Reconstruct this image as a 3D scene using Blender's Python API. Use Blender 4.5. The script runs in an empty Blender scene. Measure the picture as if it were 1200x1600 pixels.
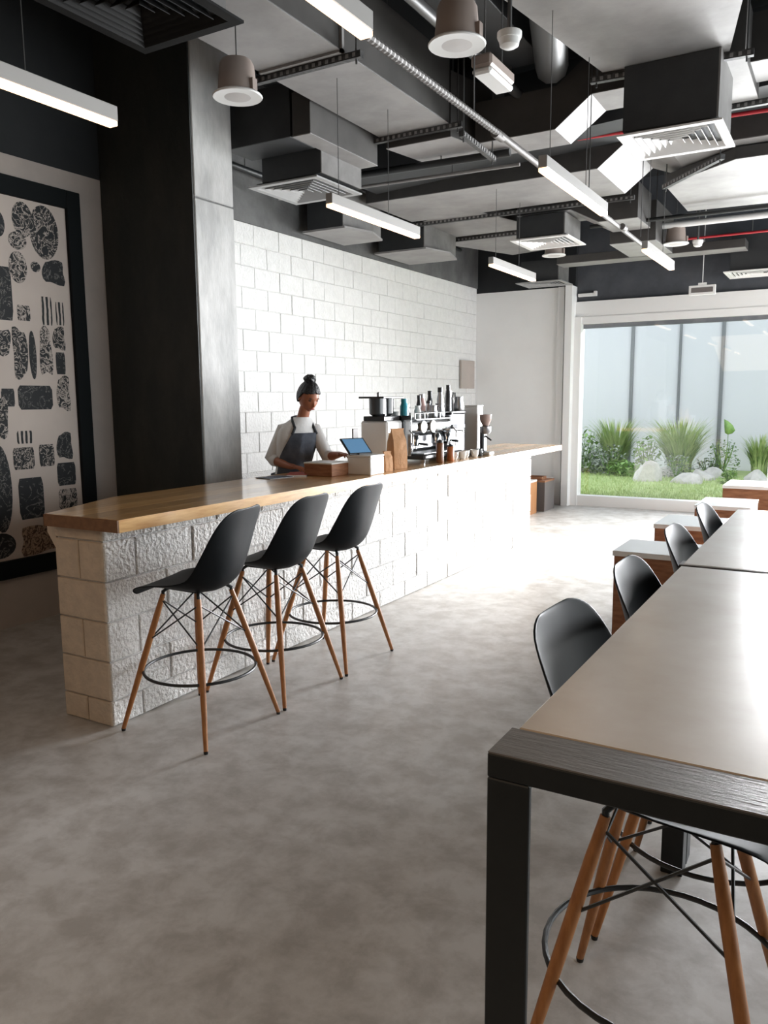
import bpy, bmesh, math, random
from mathutils import Vector, Matrix
random.seed(7)
SC = bpy.context.scene
COL = SC.collection
PI = math.pi

# ------------------------------------------------------------------ camera
def rot_from_vps():
    f = 1240.0
    y = Vector((1330-600, 618-800, f)).normalized()
    x = -Vector((-1540-600, 640-800, f))
    x = (x - x.dot(y)*y).normalized()
    z = x.cross(y)
    return Matrix((x, y, z))            # world = R @ cam(right, down, forward)
RM = rot_from_vps()
cd = bpy.data.cameras.new('camera'); cam = bpy.data.objects.new('camera', cd); COL.objects.link(cam)
cr, cu, cb = RM @ Vector((1,0,0)), RM @ Vector((0,-1,0)), RM @ Vector((0,0,-1))
cam.matrix_world = Matrix(((cr.x,cu.x,cb.x,0),(cr.y,cu.y,cb.y,0),(cr.z,cu.z,cb.z,1.6),(0,0,0,1)))
cd.sensor_fit = 'VERTICAL'; cd.sensor_height = 36; cd.lens = 1240/1600*36; cd.clip_start = .05; cd.clip_end = 200
SC.camera = cam

# ------------------------------------------------------------------ world, sun, exposure
W = bpy.data.worlds.new('sky'); SC.world = W; W.use_nodes = True
wn = W.node_tree.nodes; wl = W.node_tree.links; wn.clear()
wo = wn.new('ShaderNodeOutputWorld'); wb = wn.new('ShaderNodeBackground')
wb.inputs[0].default_value = (.84,.93,1.0,1); wb.inputs[1].default_value = 1.85
wl.new(wb.outputs[0], wo.inputs[0])
sd = bpy.data.lights.new('sun', 'SUN'); sun = bpy.data.objects.new('sun', sd); COL.objects.link(sun)
sd.energy = 14; sd.angle = math.radians(14); sd.color = (1,.97,.92)
az, el = math.radians(14), math.radians(25)
sdir = Vector((math.sin(az)*math.cos(el), math.cos(az)*math.cos(el), math.sin(el)))
sun.rotation_euler = sdir.to_track_quat('Z','Y').to_euler()
def area(name, loc, to, sx, sy, e, c):
    ld = bpy.data.lights.new(name,'AREA'); o = bpy.data.objects.new(name, ld); COL.objects.link(o)
    ld.shape='RECTANGLE'; ld.size=sx; ld.size_y=sy; ld.energy=e; ld.color=c
    o.location=loc; o.rotation_euler=(Vector(loc)-Vector(to)).to_track_quat('Z','Y').to_euler()
    return o
gl = area('garden_window_fill', (.62,12.6,1.75), (-1.0,3.0,.4), 3.2, 2.9, 930, (.96,.98,1.0))  # area lamp added out of view to strengthen daylight through the garden window
gl.data.spread = math.radians(95)
area('side_window_fill', (4.75,7.1,1.6), (-1.5,4.0,.2), 9.0, 2.6, 560, (.97,.98,1.0))  # added fill lamp behind the unseen side window
SC.view_settings.view_transform = 'Standard'; SC.view_settings.look = 'None'
SC.view_settings.exposure = 0.0; SC.view_settings.gamma = 1.0; SC.view_settings.use_curve_mapping = False
SC.cycles.max_bounces = 8; SC.cycles.transparent_max_bounces = 12
SC.cycles.caustics_reflective = False; SC.cycles.caustics_refractive = False
SC.cycles.sample_clamp_indirect = 6

# ------------------------------------------------------------------ materials
MATS = {}
def mat(name, col, rough=.6, metal=0, spec=.5, col2=None, nscale=8, detail=4, mix=(.35,.65), bump=0, bscale=30, stretch=None, emit=None, estr=0, rand=0, sheen=0, coat=0):
    if name in MATS: return MATS[name]
    m = bpy.data.materials.new(name); m.use_nodes = True; MATS[name] = m
    N = m.node_tree.nodes; L = m.node_tree.links; b = N['Principled BSDF']
    b.inputs['Base Color'].default_value = (*col,1); b.inputs['Roughness'].default_value = rough
    b.inputs['Metallic'].default_value = metal; b.inputs['Specular IOR Level'].default_value = spec
    if coat: b.inputs['Coat Weight'].default_value = coat; b.inputs['Coat Roughness'].default_value = .12 if 'worktop' in name else .24
    geo = N.new('ShaderNodeNewGeometry'); vec = geo.outputs['Position']
    if stretch:
        mp = N.new('ShaderNodeMapping'); mp.inputs['Scale'].default_value = stretch
        L.new(vec, mp.inputs[0]); vec = mp.outputs[0]
        if rand:
            oi = N.new('ShaderNodeObjectInfo'); ad = N.new('ShaderNodeVectorMath'); ad.operation='ADD'
            mu = N.new('ShaderNodeMath'); mu.operation='MULTIPLY'; mu.inputs[1].default_value=37
            L.new(oi.outputs['Random'], mu.inputs[0]); L.new(vec, ad.inputs[0]); L.new(mu.outputs[0], ad.inputs[1]); vec = ad.outputs[0]
    cout = None
    if col2:
        n = N.new('ShaderNodeTexNoise'); n.inputs['Scale'].default_value = nscale; n.inputs['Detail'].default_value = detail
        n.inputs['Roughness'].default_value = .6
        L.new(vec, n.inputs['Vector'])
        r = N.new('ShaderNodeValToRGB'); r.color_ramp.elements[0].position = mix[0]; r.color_ramp.elements[1].position = mix[1]
        r.color_ramp.elements[0].color = (*col,1); r.color_ramp.elements[1].color = (*col2,1)
        L.new(n.outputs[0], r.inputs[0]); cout = r.outputs[0]
    if rand:
        oi = N.new('ShaderNodeObjectInfo'); hs = N.new('ShaderNodeHueSaturation'); mr = N.new('ShaderNodeMapRange')
        mr.inputs[3].default_value = 1-rand; mr.inputs[4].default_value = 1+rand
        L.new(oi.outputs['Random'], mr.inputs[0]); L.new(mr.outputs[0], hs.inputs['Value'])
        if cout: L.new(cout, hs.inputs['Color'])
        else: hs.inputs['Color'].default_value = (*col,1)
        cout = hs.outputs[0]
    if cout: L.new(cout, b.inputs['Base Color'])
    if bump:
        n2 = N.new('ShaderNodeTexNoise'); n2.inputs['Scale'].default_value = bscale; n2.inputs['Detail'].default_value = 6
        L.new(vec, n2.inputs['Vector'])
        bp = N.new('ShaderNodeBump'); bp.inputs['Strength'].default_value = bump; bp.inputs['Distance'].default_value = .02
        L.new(n2.outputs[0], bp.inputs['Height']); L.new(bp.outputs[0], b.inputs['Normal'])
    if emit:
        b.inputs['Emission Color'].default_value = (*emit,1); b.inputs['Emission Strength'].default_value = estr
    return m

def floor_mat():
    m = mat('polished_concrete', (.2,.195,.185), .3)
    N = m.node_tree.nodes; L = m.node_tree.links; b = N['Principled BSDF']
    geo = N['Geometry'] if 'Geometry' in N else N.new('ShaderNodeNewGeometry')
    def noise(s, d, st=None, dist=0):
        n = N.new('ShaderNodeTexNoise'); n.inputs['Scale'].default_value=s; n.inputs['Detail'].default_value=d; n.inputs['Distortion'].default_value=dist
        n.inputs['Roughness'].default_value=.65
        L.new(geo.outputs['Position'], n.inputs['Vector']); return n
    def ramp(n, p0, c0, p1, c1):
        r = N.new('ShaderNodeValToRGB'); e = r.color_ramp.elements; e[0].position=p0; e[1].position=p1; e[0].color=(*c0,1); e[1].color=(*c1,1)
        L.new(n.outputs[0], r.inputs[0]); return r
    a = ramp(noise(.9,8,dist=.2), .36, (.48,.462,.44), .66, (.61,.605,.595))
    c = ramp(noise(6.5,12,dist=.2), .38, (.66,.63,.60), .60, (1.06,1.06,1.06))
    mx = N.new('ShaderNodeMix'); mx.data_type='RGBA'; mx.blend_type='MULTIPLY'; mx.inputs[0].default_value=.75
    L.new(a.outputs[0], mx.inputs[6]); L.new(c.outputs[0], mx.inputs[7])
    w = noise(2.2,3,dist=3.0)
    cr_ = N.new('ShaderNodeValToRGB'); e = cr_.color_ramp.elements
    e[0].position=.492; e[0].color=(0,0,0,1); e[1].position=.5; e[1].color=(.35,.35,.35,1)
    e2 = cr_.color_ramp.elements.new(.508); e2.color=(0,0,0,1)
    L.new(w.outputs[0], cr_.inputs[0])
    g = ramp(noise(1.4,2), .6, (0,0,0), .66, (1,1,1))
    mm = N.new('ShaderNodeMath'); mm.operation='MULTIPLY'; L.new(cr_.outputs[0], mm.inputs[0]); L.new(g.outputs[0], mm.inputs[1])
    mx2 = N.new('ShaderNodeMix'); mx2.data_type='RGBA'; L.new(mm.outputs[0], mx2.inputs[0]); L.new(mx.outputs[2], mx2.inputs[6]); mx2.inputs[7].default_value=(.5,.47,.42,1)
    L.new(mx2.outputs[2], b.inputs['Base Color'])
    rr = N.new('ShaderNodeMapRange'); rr.inputs[3].default_value=.24; rr.inputs[4].default_value=.46
    L.new(noise(3,6).outputs[0], rr.inputs[0]); L.new(rr.outputs[0], b.inputs['Roughness'])
    bp = N.new('ShaderNodeBump'); bp.inputs['Strength'].default_value=.06; bp.inputs['Distance'].default_value=.01
    L.new(noise(14,8).outputs[0], bp.inputs['Height']); L.new(bp.outputs[0], b.inputs['Normal'])
    return m

def glass_mat(name, tint=(.93,.97,1), refl=.05):
    m = bpy.data.materials.new(name); m.use_nodes = True; N = m.node_tree.nodes; L = m.node_tree.links; N.clear()
    o = N.new('ShaderNodeOutputMaterial'); t = N.new('ShaderNodeBsdfTransparent'); g = N.new('ShaderNodeBsdfGlossy'); mx = N.new('ShaderNodeMixShader')
    t.inputs[0].default_value=(*tint,1); g.inputs['Roughness'].default_value=.02; mx.inputs[0].default_value=refl
    L.new(t.outputs[0], mx.inputs[1]); L.new(g.outputs[0], mx.inputs[2]); L.new(mx.outputs[0], o.inputs[0]); return m

M_floor = floor_mat()
M_blockwhite = mat('painted_block', (.78,.775,.76), .75, col2=(.72,.715,.70), nscale=14, bump=.5, bscale=38)
M_blockrough = mat('rough_painted_block', (.74,.73,.71), .8, col2=(.55,.535,.51), nscale=26, detail=8, mix=(.52,.78), bump=1.0, bscale=46)
M_endblock = mat('beige_painted_block', (.62,.51,.40), .8, col2=(.53,.44,.35), nscale=16, bump=.5, bscale=30)
M_mortar = mat('painted_mortar', (.66,.65,.64), .85, bump=.6, bscale=60)
M_white = mat('white_paint', (.80,.80,.79), .6)
M_plaster = mat('plaster_wall', (.46,.40,.36), .7, col2=(.41,.36,.325), nscale=3)
M_whitewall = mat('white_wall', (.88,.88,.87), .65, col2=(.85,.85,.84), nscale=2)
M_concrete = mat('raw_concrete', (.34,.34,.335), .65, col2=(.54,.535,.525), nscale=3.2, detail=9, mix=(.35,.72), bump=.35, bscale=9, stretch=(1.6,1.6,.7))
M_pblack = mat('black_washed_concrete', (.022,.026,.026), .6, col2=(.045,.045,.04), nscale=2.4, detail=9, mix=(.4,.75), bump=.3, bscale=9, stretch=(1.6,1.6,.6))
M_darkconc = mat('dark_ceiling_paint', (.010,.012,.014), .8, col2=(.016,.018,.020), nscale=2)
M_upper = mat('upper_wall_paint', (.085,.085,.085), .75, col2=(.14,.14,.138), nscale=3, bump=.3)
M_bulk = mat('bulkhead_paint', (.045,.050,.060), .7, col2=(.08,.086,.098), nscale=2.2, detail=8)
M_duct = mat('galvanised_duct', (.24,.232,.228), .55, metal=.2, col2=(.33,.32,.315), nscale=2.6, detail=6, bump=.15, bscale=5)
M_ductside = mat('shaded_duct_side', (.045,.042,.040), .6, col2=(.065,.061,.058), nscale=3)  # bare metal like the undersides, with side shade put into the colour
M_ductdark = mat('black_duct', (.020,.022,.024), .6, col2=(.03,.032,.034), nscale=4)
M_steel = mat('black_steel', (.012,.014,.015), .45)
M_strut = mat('strut_steel', (.05,.05,.05), .45, metal=.5, col2=(.12,.12,.12), nscale=40)
M_rod = mat('threaded_rod', (.12,.12,.12), .45, metal=.6)
M_spiral = mat('flexible_conduit', (.17,.16,.155), .5, metal=.3)
M_red = mat('red_pipe_paint', (.42,.02,.03), .45)
M_shell = mat('black_seat_shell', (.0045,.006,.0075), .52, spec=.14)
M_leg = mat('beech_leg', (.30,.115,.032), .45, col2=(.42,.18,.058), nscale=9, stretch=(6,6,1))
M_cap = mat('black_rubber', (.01,.01,.01), .6)
M_top = mat('oak_worktop', (.58,.30,.10), .36, col2=(.82,.52,.22), nscale=5, detail=7, mix=(.3,.7), stretch=(9,1.1,9), rand=.16, coat=1)
M_topend = mat('worktop_end_shade', (.16,.075,.035), .6, col2=(.22,.11,.05), nscale=30)  # end face shadow put into a dark brown colour
M_table = mat('stained_oak_tabletop', (.40,.29,.185), .3, col2=(.50,.41,.31), nscale=3.5, detail=8, mix=(.3,.7), coat=1, spec=.8)
for _nd in M_table.node_tree.nodes:
    if _nd.type=='BSDF_PRINCIPLED': _nd.inputs['Coat IOR'].default_value = 1.9
M_tframe = mat('table_frame_steel', (.005,.0065,.007), .45, col2=(.008,.0095,.010), nscale=20, spec=.4)
M_walnut = mat('walnut_panel', (.20,.075,.032), .5, col2=(.34,.15,.07), nscale=4, detail=6, stretch=(2,2,10))
M_lampbody = mat('lamp_profile', (.33,.32,.31), .4)
M_lampglow = mat('lamp_diffuser', (.9,.85,.75), .5, emit=(1,.62,.34), estr=2.6)
M_chrome = mat('chrome', (.50,.51,.52), .14, metal=1)
M_brushed = mat('brushed_steel', (.34,.34,.35), .32, metal=1)
M_black = mat('black_plastic', (.012,.013,.015), .35)
M_whitepl = mat('white_plastic', (.78,.78,.77), .35)
M_kraft = mat('kraft_paper', (.42,.22,.10), .8, col2=(.48,.26,.125), nscale=8, bump=.4, bscale=18)
M_skin = mat('skin', (.36,.13,.065), .5)
M_hair = mat('hair', (.008,.008,.009), .5, bump=.5, bscale=90)
M_shirt = mat('white_cotton', (.80,.80,.80), .85, bump=.3, bscale=22)
M_apron = mat('slate_apron', (.055,.065,.088), .85, col2=(.105,.12,.15), nscale=9, bump=.4, bscale=20)
M_trous = mat('dark_trousers', (.02,.02,.025), .85)
M_strap = mat('apron_strap', (.03,.032,.036), .8)
M_frame = mat('print_frame', (.006,.008,.009), .7, spec=.15)
M_paper = mat('art_paper', (.60,.52,.465), .7, col2=(.54,.465,.42), nscale=2)
M_glass = glass_mat('window_glass', (.975,.975,.98), .04)
M_clear = glass_mat('clear_glass', (.95,.97,.97), .05)
M_grass = mat('lawn_grass', (.30,.42,.14), .8, col2=(.42,.52,.22), nscale=6, detail=8)
M_blade = mat('grass_blade', (.20,.32,.08), .6, col2=(.48,.58,.26), nscale=3, rand=.1, stretch=(1,1,1))
M_leaf = mat('shrub_leaf', (.06,.14,.04), .5, col2=(.22,.38,.10), nscale=7)
M_silver = mat('silver_leaf', (.06,.09,.06), .6, col2=(.38,.42,.36), nscale=14)
M_rock = mat('pale_rock', (.40,.39,.375), .8, col2=(.6,.59,.57), nscale=4, detail=8, bump=.6, bscale=8)
M_fence = mat('garden_panel', (.62,.70,.78), .5, col2=(.66,.73,.79), nscale=.4)
M_post = mat('grey_post', (.16,.17,.185), .45)
M_grey = mat('grey_laminate', (.13,.115,.11), .55)
M_pine = mat('pine_panel', (.36,.15,.045), .55, col2=(.42,.19,.06), nscale=5, stretch=(8,8,1))

# ------------------------------------------------------------------ helpers
def bm_box(bm, a, b, rot=None, org=None, bev=0):
    x0,y0,z0 = a; x1,y1,z1 = b
    vs = [bm.verts.new(Vector(p)) for p in ((x0,y0,z0),(x1,y0,z0),(x1,y1,z0),(x0,y1,z0),(x0,y0,z1),(x1,y0,z1),(x1,y1,z1),(x0,y1,z1))]
    fs = [bm.faces.new([vs[i] for i in f]) for f in ((0,3,2,1),(4,5,6,7),(0,1,5,4),(1,2,6,5),(2,3,7,6),(3,0,4,7))]
    if rot is not None:
        bmesh.ops.transform(bm, matrix=rot, verts=vs)
    if bev:
        es = {e for f in fs for e in f.edges}
        bmesh.ops.bevel(bm, geom=list(es), offset=bev, segments=1, affect='EDGES', profile=.5)
def bm_prism(bm, pts, z0, z1):
    lo = [bm.verts.new((p[0],p[1],z0 if len(p)<3 else p[2])) for p in pts]
    hi = [bm.verts.new((p[0],p[1],z1)) for p in pts]
    n = len(pts); bm.faces.new(lo[::-1]); bm.faces.new(hi)
    for i in range(n): bm.faces.new([lo[i],lo[(i+1)%n],hi[(i+1)%n],hi[i]])
def frame_of(d):
    d = d.normalized(); u = Vector((0,0,1)) if abs(d.z)<.95 else Vector((1,0,0))
    s = d.cross(u).normalized(); return s, d.cross(s).normalized()
def bm_tube(bm, path, r, seg=10, close=False, caps=True):
    path = [Vector(p) for p in path]; n = len(path); rs = r if isinstance(r,(list,tuple)) else [r]*n
    rings = []; s = None
    for i,p in enumerate(path):
        if close: d = path[(i+1)%n]-path[i-1]
        else: d = path[min(i+1,n-1)]-path[max(i-1,0)]
        d.normalize()
        if s is None: s,_ = frame_of(d)
        else:
            s = (s - s.dot(d)*d)
            s = s.normalized() if s.length>1e-6 else frame_of(d)[0]
        t = d.cross(s)
        rings.append([bm.verts.new(p+rs[i]*(math.cos(a)*s+math.sin(a)*t)) for a in [2*PI*k/seg for k in range(seg)]])
    m = n if close else n-1
    for i in range(m):
        A,B = rings[i],rings[(i+1)%n]
        for k in range(seg): bm.faces.new([A[k],A[(k+1)%seg],B[(k+1)%seg],B[k]])
    if caps and not close:
        bm.faces.new(rings[0][::-1]); bm.faces.new(rings[-1])
def bm_lathe(bm, prof, c=(0,0,0), seg=20, sx=1, sy=1, M=None):
    rings = []; new=[]
    for r,z in prof:
        ring = []
        for k in range(seg):
            a = 2*PI*k/seg; v = bm.verts.new((c[0]+r*sx*math.cos(a), c[1]+r*sy*math.sin(a), c[2]+z)); ring.append(v); new.append(v)
        rings.append(ring)
    for A,B in zip(rings,rings[1:]):
        for k in range(seg): bm.faces.new([A[k],A[(k+1)%seg],B[(k+1)%seg],B[k]])
    if prof[0][0] > 1e-5: bm.faces.new(rings[0][::-1])
    if prof[-1][0] > 1e-5: bm.faces.new(rings[-1])
    if M is not None: bmesh.ops.transform(bm, matrix=M, verts=new)
def ob(name, bm, m, parent=None, smooth=False, loc=None, rz=0):
    me = bpy.data.meshes.new(name)
    if bm.faces: bmesh.ops.recalc_face_normals(bm, faces=bm.faces)
    bm.to_mesh(me); bm.free()
    me.materials.append(m)
    if smooth:
        for p in me.polygons: p.use_smooth = True
        try: me.set_sharp_from_angle(angle=math.radians(40))
        except Exception: pass
    o = bpy.data.objects.new(name, me); COL.objects.link(o)
    if parent is not None: o.parent = parent
    if loc: o.location = loc
    o.rotation_euler[2] = rz
    return o
def B(name, a, b, m, parent=None, bev=0, loc=None, rz=0):
    bm = bmesh.new(); bm_box(bm, a, b, bev=bev); return ob(name, bm, m, parent, loc=loc, rz=rz)
def T(name, path, r, m, parent=None, seg=10, close=False):
    bm = bmesh.new(); bm_tube(bm, path, r, seg, close); return ob(name, bm, m, parent, smooth=True)
def Lz(name, prof, m, parent=None, c=(0,0,0), seg=20, M=None, sx=1, sy=1):
    bm = bmesh.new(); bm_lathe(bm, prof, c, seg, sx, sy, M); return ob(name, bm, m, parent, smooth=True)
def tag(o, label=None, cat=None, group=None, kind=None):
    if label: o['label'] = label
    if cat: o['category'] = cat
    if group: o['group'] = group
    if kind: o['kind'] = kind
    return o
def thing(name, label, cat, loc=(0,0,0), rz=0, group=None):
    o = bpy.data.objects.new(name, None); COL.objects.link(o); o.empty_display_size=.1
    o.location = loc; o.rotation_euler = (0,0,rz); return tag(o, label, cat, group)
def struct(o, label=None): return tag(o, label, None, None, 'structure')
def dup(root, loc, rz, label, group=None):
    def cp(o, par):
        c = o.copy(); COL.objects.link(c)
        if par is not None: c.parent = par
        for ch in list(o.children): cp(ch, c)
        return c
    r = cp(root, None); r.location = loc; r.rotation_euler = (0,0,rz); r['label'] = label
    if group: r['group'] = group
    return r

# ================================================================== STRUCTURE
XL, YW, XR, YB, ZC = -5.1, 11.75, 4.4, -3.0, 4.6
struct(B('floor', (XL-.3,YB-.3,-.12), (XR+.3,YW+.25,0), M_floor), 'polished grey concrete floor with brown mottling')
struct(B('ceiling', (XL-.3,YB-.3,ZC), (XR+.3,YW+.3,ZC+.15), M_darkconc), 'dark painted concrete ceiling slab')
struct(B('wall_back', (XL-.3,YB-.3,0), (XR+.3,YB,ZC), M_darkconc), 'dark wall behind the camera')
# left wall: plain plaster up to the pillar, painted blockwork beyond it
wl_ = struct(B('wall_left', (XL-.3,YB,0), (XL,4.6,3.28), M_plaster), 'warm grey plastered wall behind the framed print')
wb_ = struct(B('wall_counter', (XL-.3,4.6,0), (XL-.02,YW,3.28), M_mortar), 'white painted blockwork wall behind the coffee bar')
struct(B('trim_8', (XL-.3,4.6,3.28), (XL,YW,ZC), M_upper), 'unpainted dark grey wall strip above the white blocks')
struct(B('trim_9', (XL-.3,YB,3.28), (XL,4.6,ZC), M_darkconc), 'black painted wall strip above the framed print')
# blocks on wall_counter
def block_mesh(L, H, D, m, seed, j=.004):
    rnd = random.Random(seed); bm = bmesh.new()
    c = .005
    a = [(0,j+rnd.uniform(0,.002),j),(0,L-j,j+rnd.uniform(0,.002)),(0,L-j,H-j),(0,j,H-j)]
    f = [(D,j+c,j+c),(D,L-j-c,j+c),(D,L-j-c,H-j-c),(D,j+c,H-j-c)]
    g = [(D-c,p[1],p[2]) for p in a]
    R = [[bm.verts.new(p) for p in q] for q in (a,g,f)]
    for A,Bq in zip(R,R[1:]):
        for k in range(4): bm.faces.new([A[k],A[(k+1)%4],Bq[(k+1)%4],Bq[k]])
    bm.faces.new(R[-1]); bm.faces.new(R[0][::-1])
    bmesh.ops.recalc_face_normals(bm, faces=bm.faces)
    me = bpy.data.meshes.new('block'); bm.to_mesh(me); bm.free(); me.materials.append(m); return me
wall_me = [block_mesh(.4,.2,.009,M_blockwhite,k,.002) for k in range(4)]
half_me = block_mesh(.2,.2,.009,M_blockwhite,9,.002)
for r in range(12):
    z = .88+.2*r
    y = 4.88
    cells = []
    if r%2: cells.append((y,.2)); y += .2
    while y+.4 <= YW-.1: cells.append((y,.4)); y += .4
    rest = YW-.1-y
    if rest > .03: cells.append((y,rest))
    for (yy,Lw) in cells:
        o = bpy.data.objects.new('block', random.choice(wall_me) if Lw>.3 else half_me); COL.objects.link(o)
        o.parent = wb_; o.location = (XL-.02+random.uniform(-.002,.002), yy, z)
        if Lw not in (.4,.2): o.scale = (1,Lw/(.4 if Lw>.3 else .2),1)
# concrete pillar
pil = thing('concrete_pillar', 'raw dark concrete pillar between the framed print and the bar wall', 'pillar', (-4.62,4.66,0))
pil['kind'] = 'structure'
B('pillar_shaft', (-.475,-.21,0), (.475,.21,3.04), M_concrete, pil, bev=.006)
B('pillar_shaft', (-.475,-.21,3.05), (.475,.21,ZC), M_concrete, pil, bev=.006)
B('painted_face', (-.475,-.225,0), (.468,-.2105,ZC), M_pblack, pil)
B('shutter_joint', (-.465,-.20,3.035), (.465,.20,3.055), M_upper, pil)
# far wall and window
struct(B('wall_far', (XL-.3,YW-.1,0), (-3.56,YW+.25,3.2), M_whitewall), 'white far wall left of the garden window')
struct(B('trim_1', (XL-.3,YW-.08,3.2), (-3.56,YW+.25,ZC), M_darkconc), 'dark painted strip above the white far wall')
struct(B('trim_2', (-3.56,YW,2.98), (XR+.3,YW+.25,ZC), M_bulk), 'dark slate bulkhead above the garden window')
struct(B('trim_3', (-3.56,YW-.05,2.76), (XR+.3,YW+.2,2.98), M_white), 'white header above the garden window')
win = struct(thing('window_1', 'wide glazed window onto the garden with white frame', None))
del_keys = [k for k in ('category',) if k in win.keys()]
for k in del_keys: del win[k]
B('window_frame', (-3.56,YW-.1,0), (-3.46,YW+.1,2.76), M_white, win)
B('window_frame', (-3.46,YW-.06,2.66), (XR,YW+.06,2.76), M_white, win)
B('window_head', (-3.46,YW+.02,2.60), (XR,YW+.08,2.66), M_post, win)
B('window_sill', (-3.46,YW-.08,0), (XR,YW+.1,.15), M_white, win)
for x in (-.9,1.7,XR-.08): B('window_frame', (x,YW-.05,.15), (x+.08,YW+.05,2.66), M_white, win)
for x0,x1 in ((-3.46,-.9),(-.82,1.7),(1.78,XR-.08)): B('pane', (x0,YW-.006,.15), (x1,YW+.006,2.66), M_glass, win)
struct(B('trim_4', (-3.66,YW-.24,0), (-3.56,YW-.1,3.2), M_white), 'white pilaster beside the garden window')
struct(B('trim_5', (-3.79,YW-.16,0), (-3.70,YW-.1,3.2), M_white))
# right wall; its unseen long window is added to let in side light
struct(B('wall_right', (XR,YB,0), (XR+.3,2.5,ZC), M_darkconc), 'dark right wall')
struct(B('trim_6', (XR,2.5,2.98), (XR+.3,YW,ZC), M_bulk))
w2 = struct(thing('added_side_window', 'added side window in the unseen right wall', None))
if 'category' in w2.keys(): del w2['category']
B('window_frame', (XR,2.5,0), (XR+.15,2.6,2.98), M_white, w2); B('window_frame', (XR,YW-.1,0), (XR+.15,YW,2.98), M_white, w2)  # end frames of the added side window
B('window_sill', (XR,2.6,0), (XR+.15,YW-.1,.15), M_white, w2)  # sill of the added side window
for y in (4.6,6.5,8.25,10.0): B('window_frame', (XR,y,.15), (XR+.1,y+.08,2.98), M_white, w2)  # mullions of the added side window
for y0,y1 in ((2.6,4.6),(4.68,6.5),(6.58,8.25),(8.33,10.0),(10.08,YW-.1)): B('pane', (XR+.03,y0,.15), (XR+.04,y1,2.98), M_clear, w2)
struct(B('wall_panel_trim', (XL,11.02,1.75), (XL+.03,11.5,2.17), M_plaster), 'pale grey access panel in the corner of the bar wall').name = 'trim_7'

# ================================================================== COUNTER
CX0, CX1, CY0, CY1 = -3.40, -3.05, 2.55, 8.5
ctr = thing('block_counter', 'long white painted blockwork bar counter', 'counter', (0,0,0))
B('mortar_core', (CX0+.01,CY0+.012,0), (CX1-.012,CY1-.01,1.0), M_mortar, ctr)
cm4 = [block_mesh(.4,.2,.017,M_blockrough,20+k) for k in range(3)]; cm2 = block_mesh(.2,.2,.017,M_blockrough,31)
cb4 = block_mesh(.4,.13,.017,M_blockrough,40); cb2 = block_mesh(.2,.13,.017,M_blockrough,41)
ct4 = block_mesh(.4,.065,.017,M_blockrough,42); ct2 = block_mesh(.2,.065,.017,M_blockrough,43)
ce = [block_mesh(.35,h,.024,M_endblock,50) for h in (.13,.2,.065)]; ceh = [block_mesh(.175,h,.024,M_endblock,51) for h in (.13,.2,.065)]
def put_block(me, x, y, z, rz=0, sy=1):
    o = bpy.data.objects.new('block', me); COL.objects.link(o); o.parent = ctr
    o.location = (x,y,z); o.rotation_euler[2] = rz; o.scale = (1,sy,1)
z = 0
for r,h in enumerate((.13,.2,.2,.2,.2,.065)):
    f4, f2, k = (cb4,cb2,0) if h==.13 else ((ct4,ct2,2) if h<.1 else (cm4,cm2,1))
    y = CY0
    if r%2==0: put_block(f2, CX1-.014, y, z); y += .2
    while y+.39 <= CY1:
        put_block(random.choice(f4) if isinstance(f4,list) else f4, CX1-.014+random.uniform(-.003,.003), y, z); y += .4
    if CY1-y > .12: put_block(f2, CX1-.014, y, z, sy=(CY1-y)/.2)
    # end face, facing the room's near side
    if r%2: put_block(ce[k], CX0, CY0+.02, z, -PI/2)
    else: put_block(ceh[k], CX0, CY0+.02, z, -PI/2); put_block(ceh[k], CX0+.175, CY0+.02, z, -PI/2)
    z += h
bm = bmesh.new(); bm_prism(bm, [(-3.52,2.60,.94),(-3.40,2.56,.86),(-3.40,2.75,.86),(-3.52,2.75,.94)], 0, .998)
ob('corbel', bm, M_endblock, ctr)
# worktop of edge-glued staves
wt = thing('wooden_worktop', 'thick oak worktop laid along the blockwork counter', 'worktop', (0,0,0))
SX = [-3.6,-3.45,-3.30,-3.15,-3.0,-2.86]
def near_y(x):      # skewed near end with a cut corner
    return 2.49+(-2.86-x)*-.03 if x > -3.36 else 2.48+(-3.36-x)*2.6
for i in range(5):
    x0,x1 = SX[i],SX[i+1]
    bm = bmesh.new()
    ya,yb = near_y(x0),near_y(x1)
    pts = [(x0,ya)]
    if x0 < -3.36 < x1: pts.append((-3.36,2.48))
    pts += [(x1,yb),(x1,9.0),(x0,9.0)]
    bm_prism(bm, [(px+(.0006 if px==x0 else -.0006),py) for px,py in pts], 1.0, 1.06)
    o = ob('stave', bm, M_top, wt)
bm = bmesh.new(); bm_prism(bm, [(-3.36,2.466),(-3.36,2.475),(-2.861,2.489),(-2.861,2.480)], 1.001, 1.0585)
ob('end_shade_band', bm, M_topend, wt)  # dark strip stands for the shadow on the worktop end
bm = bmesh.new(); bm_prism(bm, [(-3.610,3.10),(-3.601,3.10),(-3.36,2.475),(-3.36,2.464)], 1.001, 1.0585)
ob('end_shade_band', bm, M_topend, wt)

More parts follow.
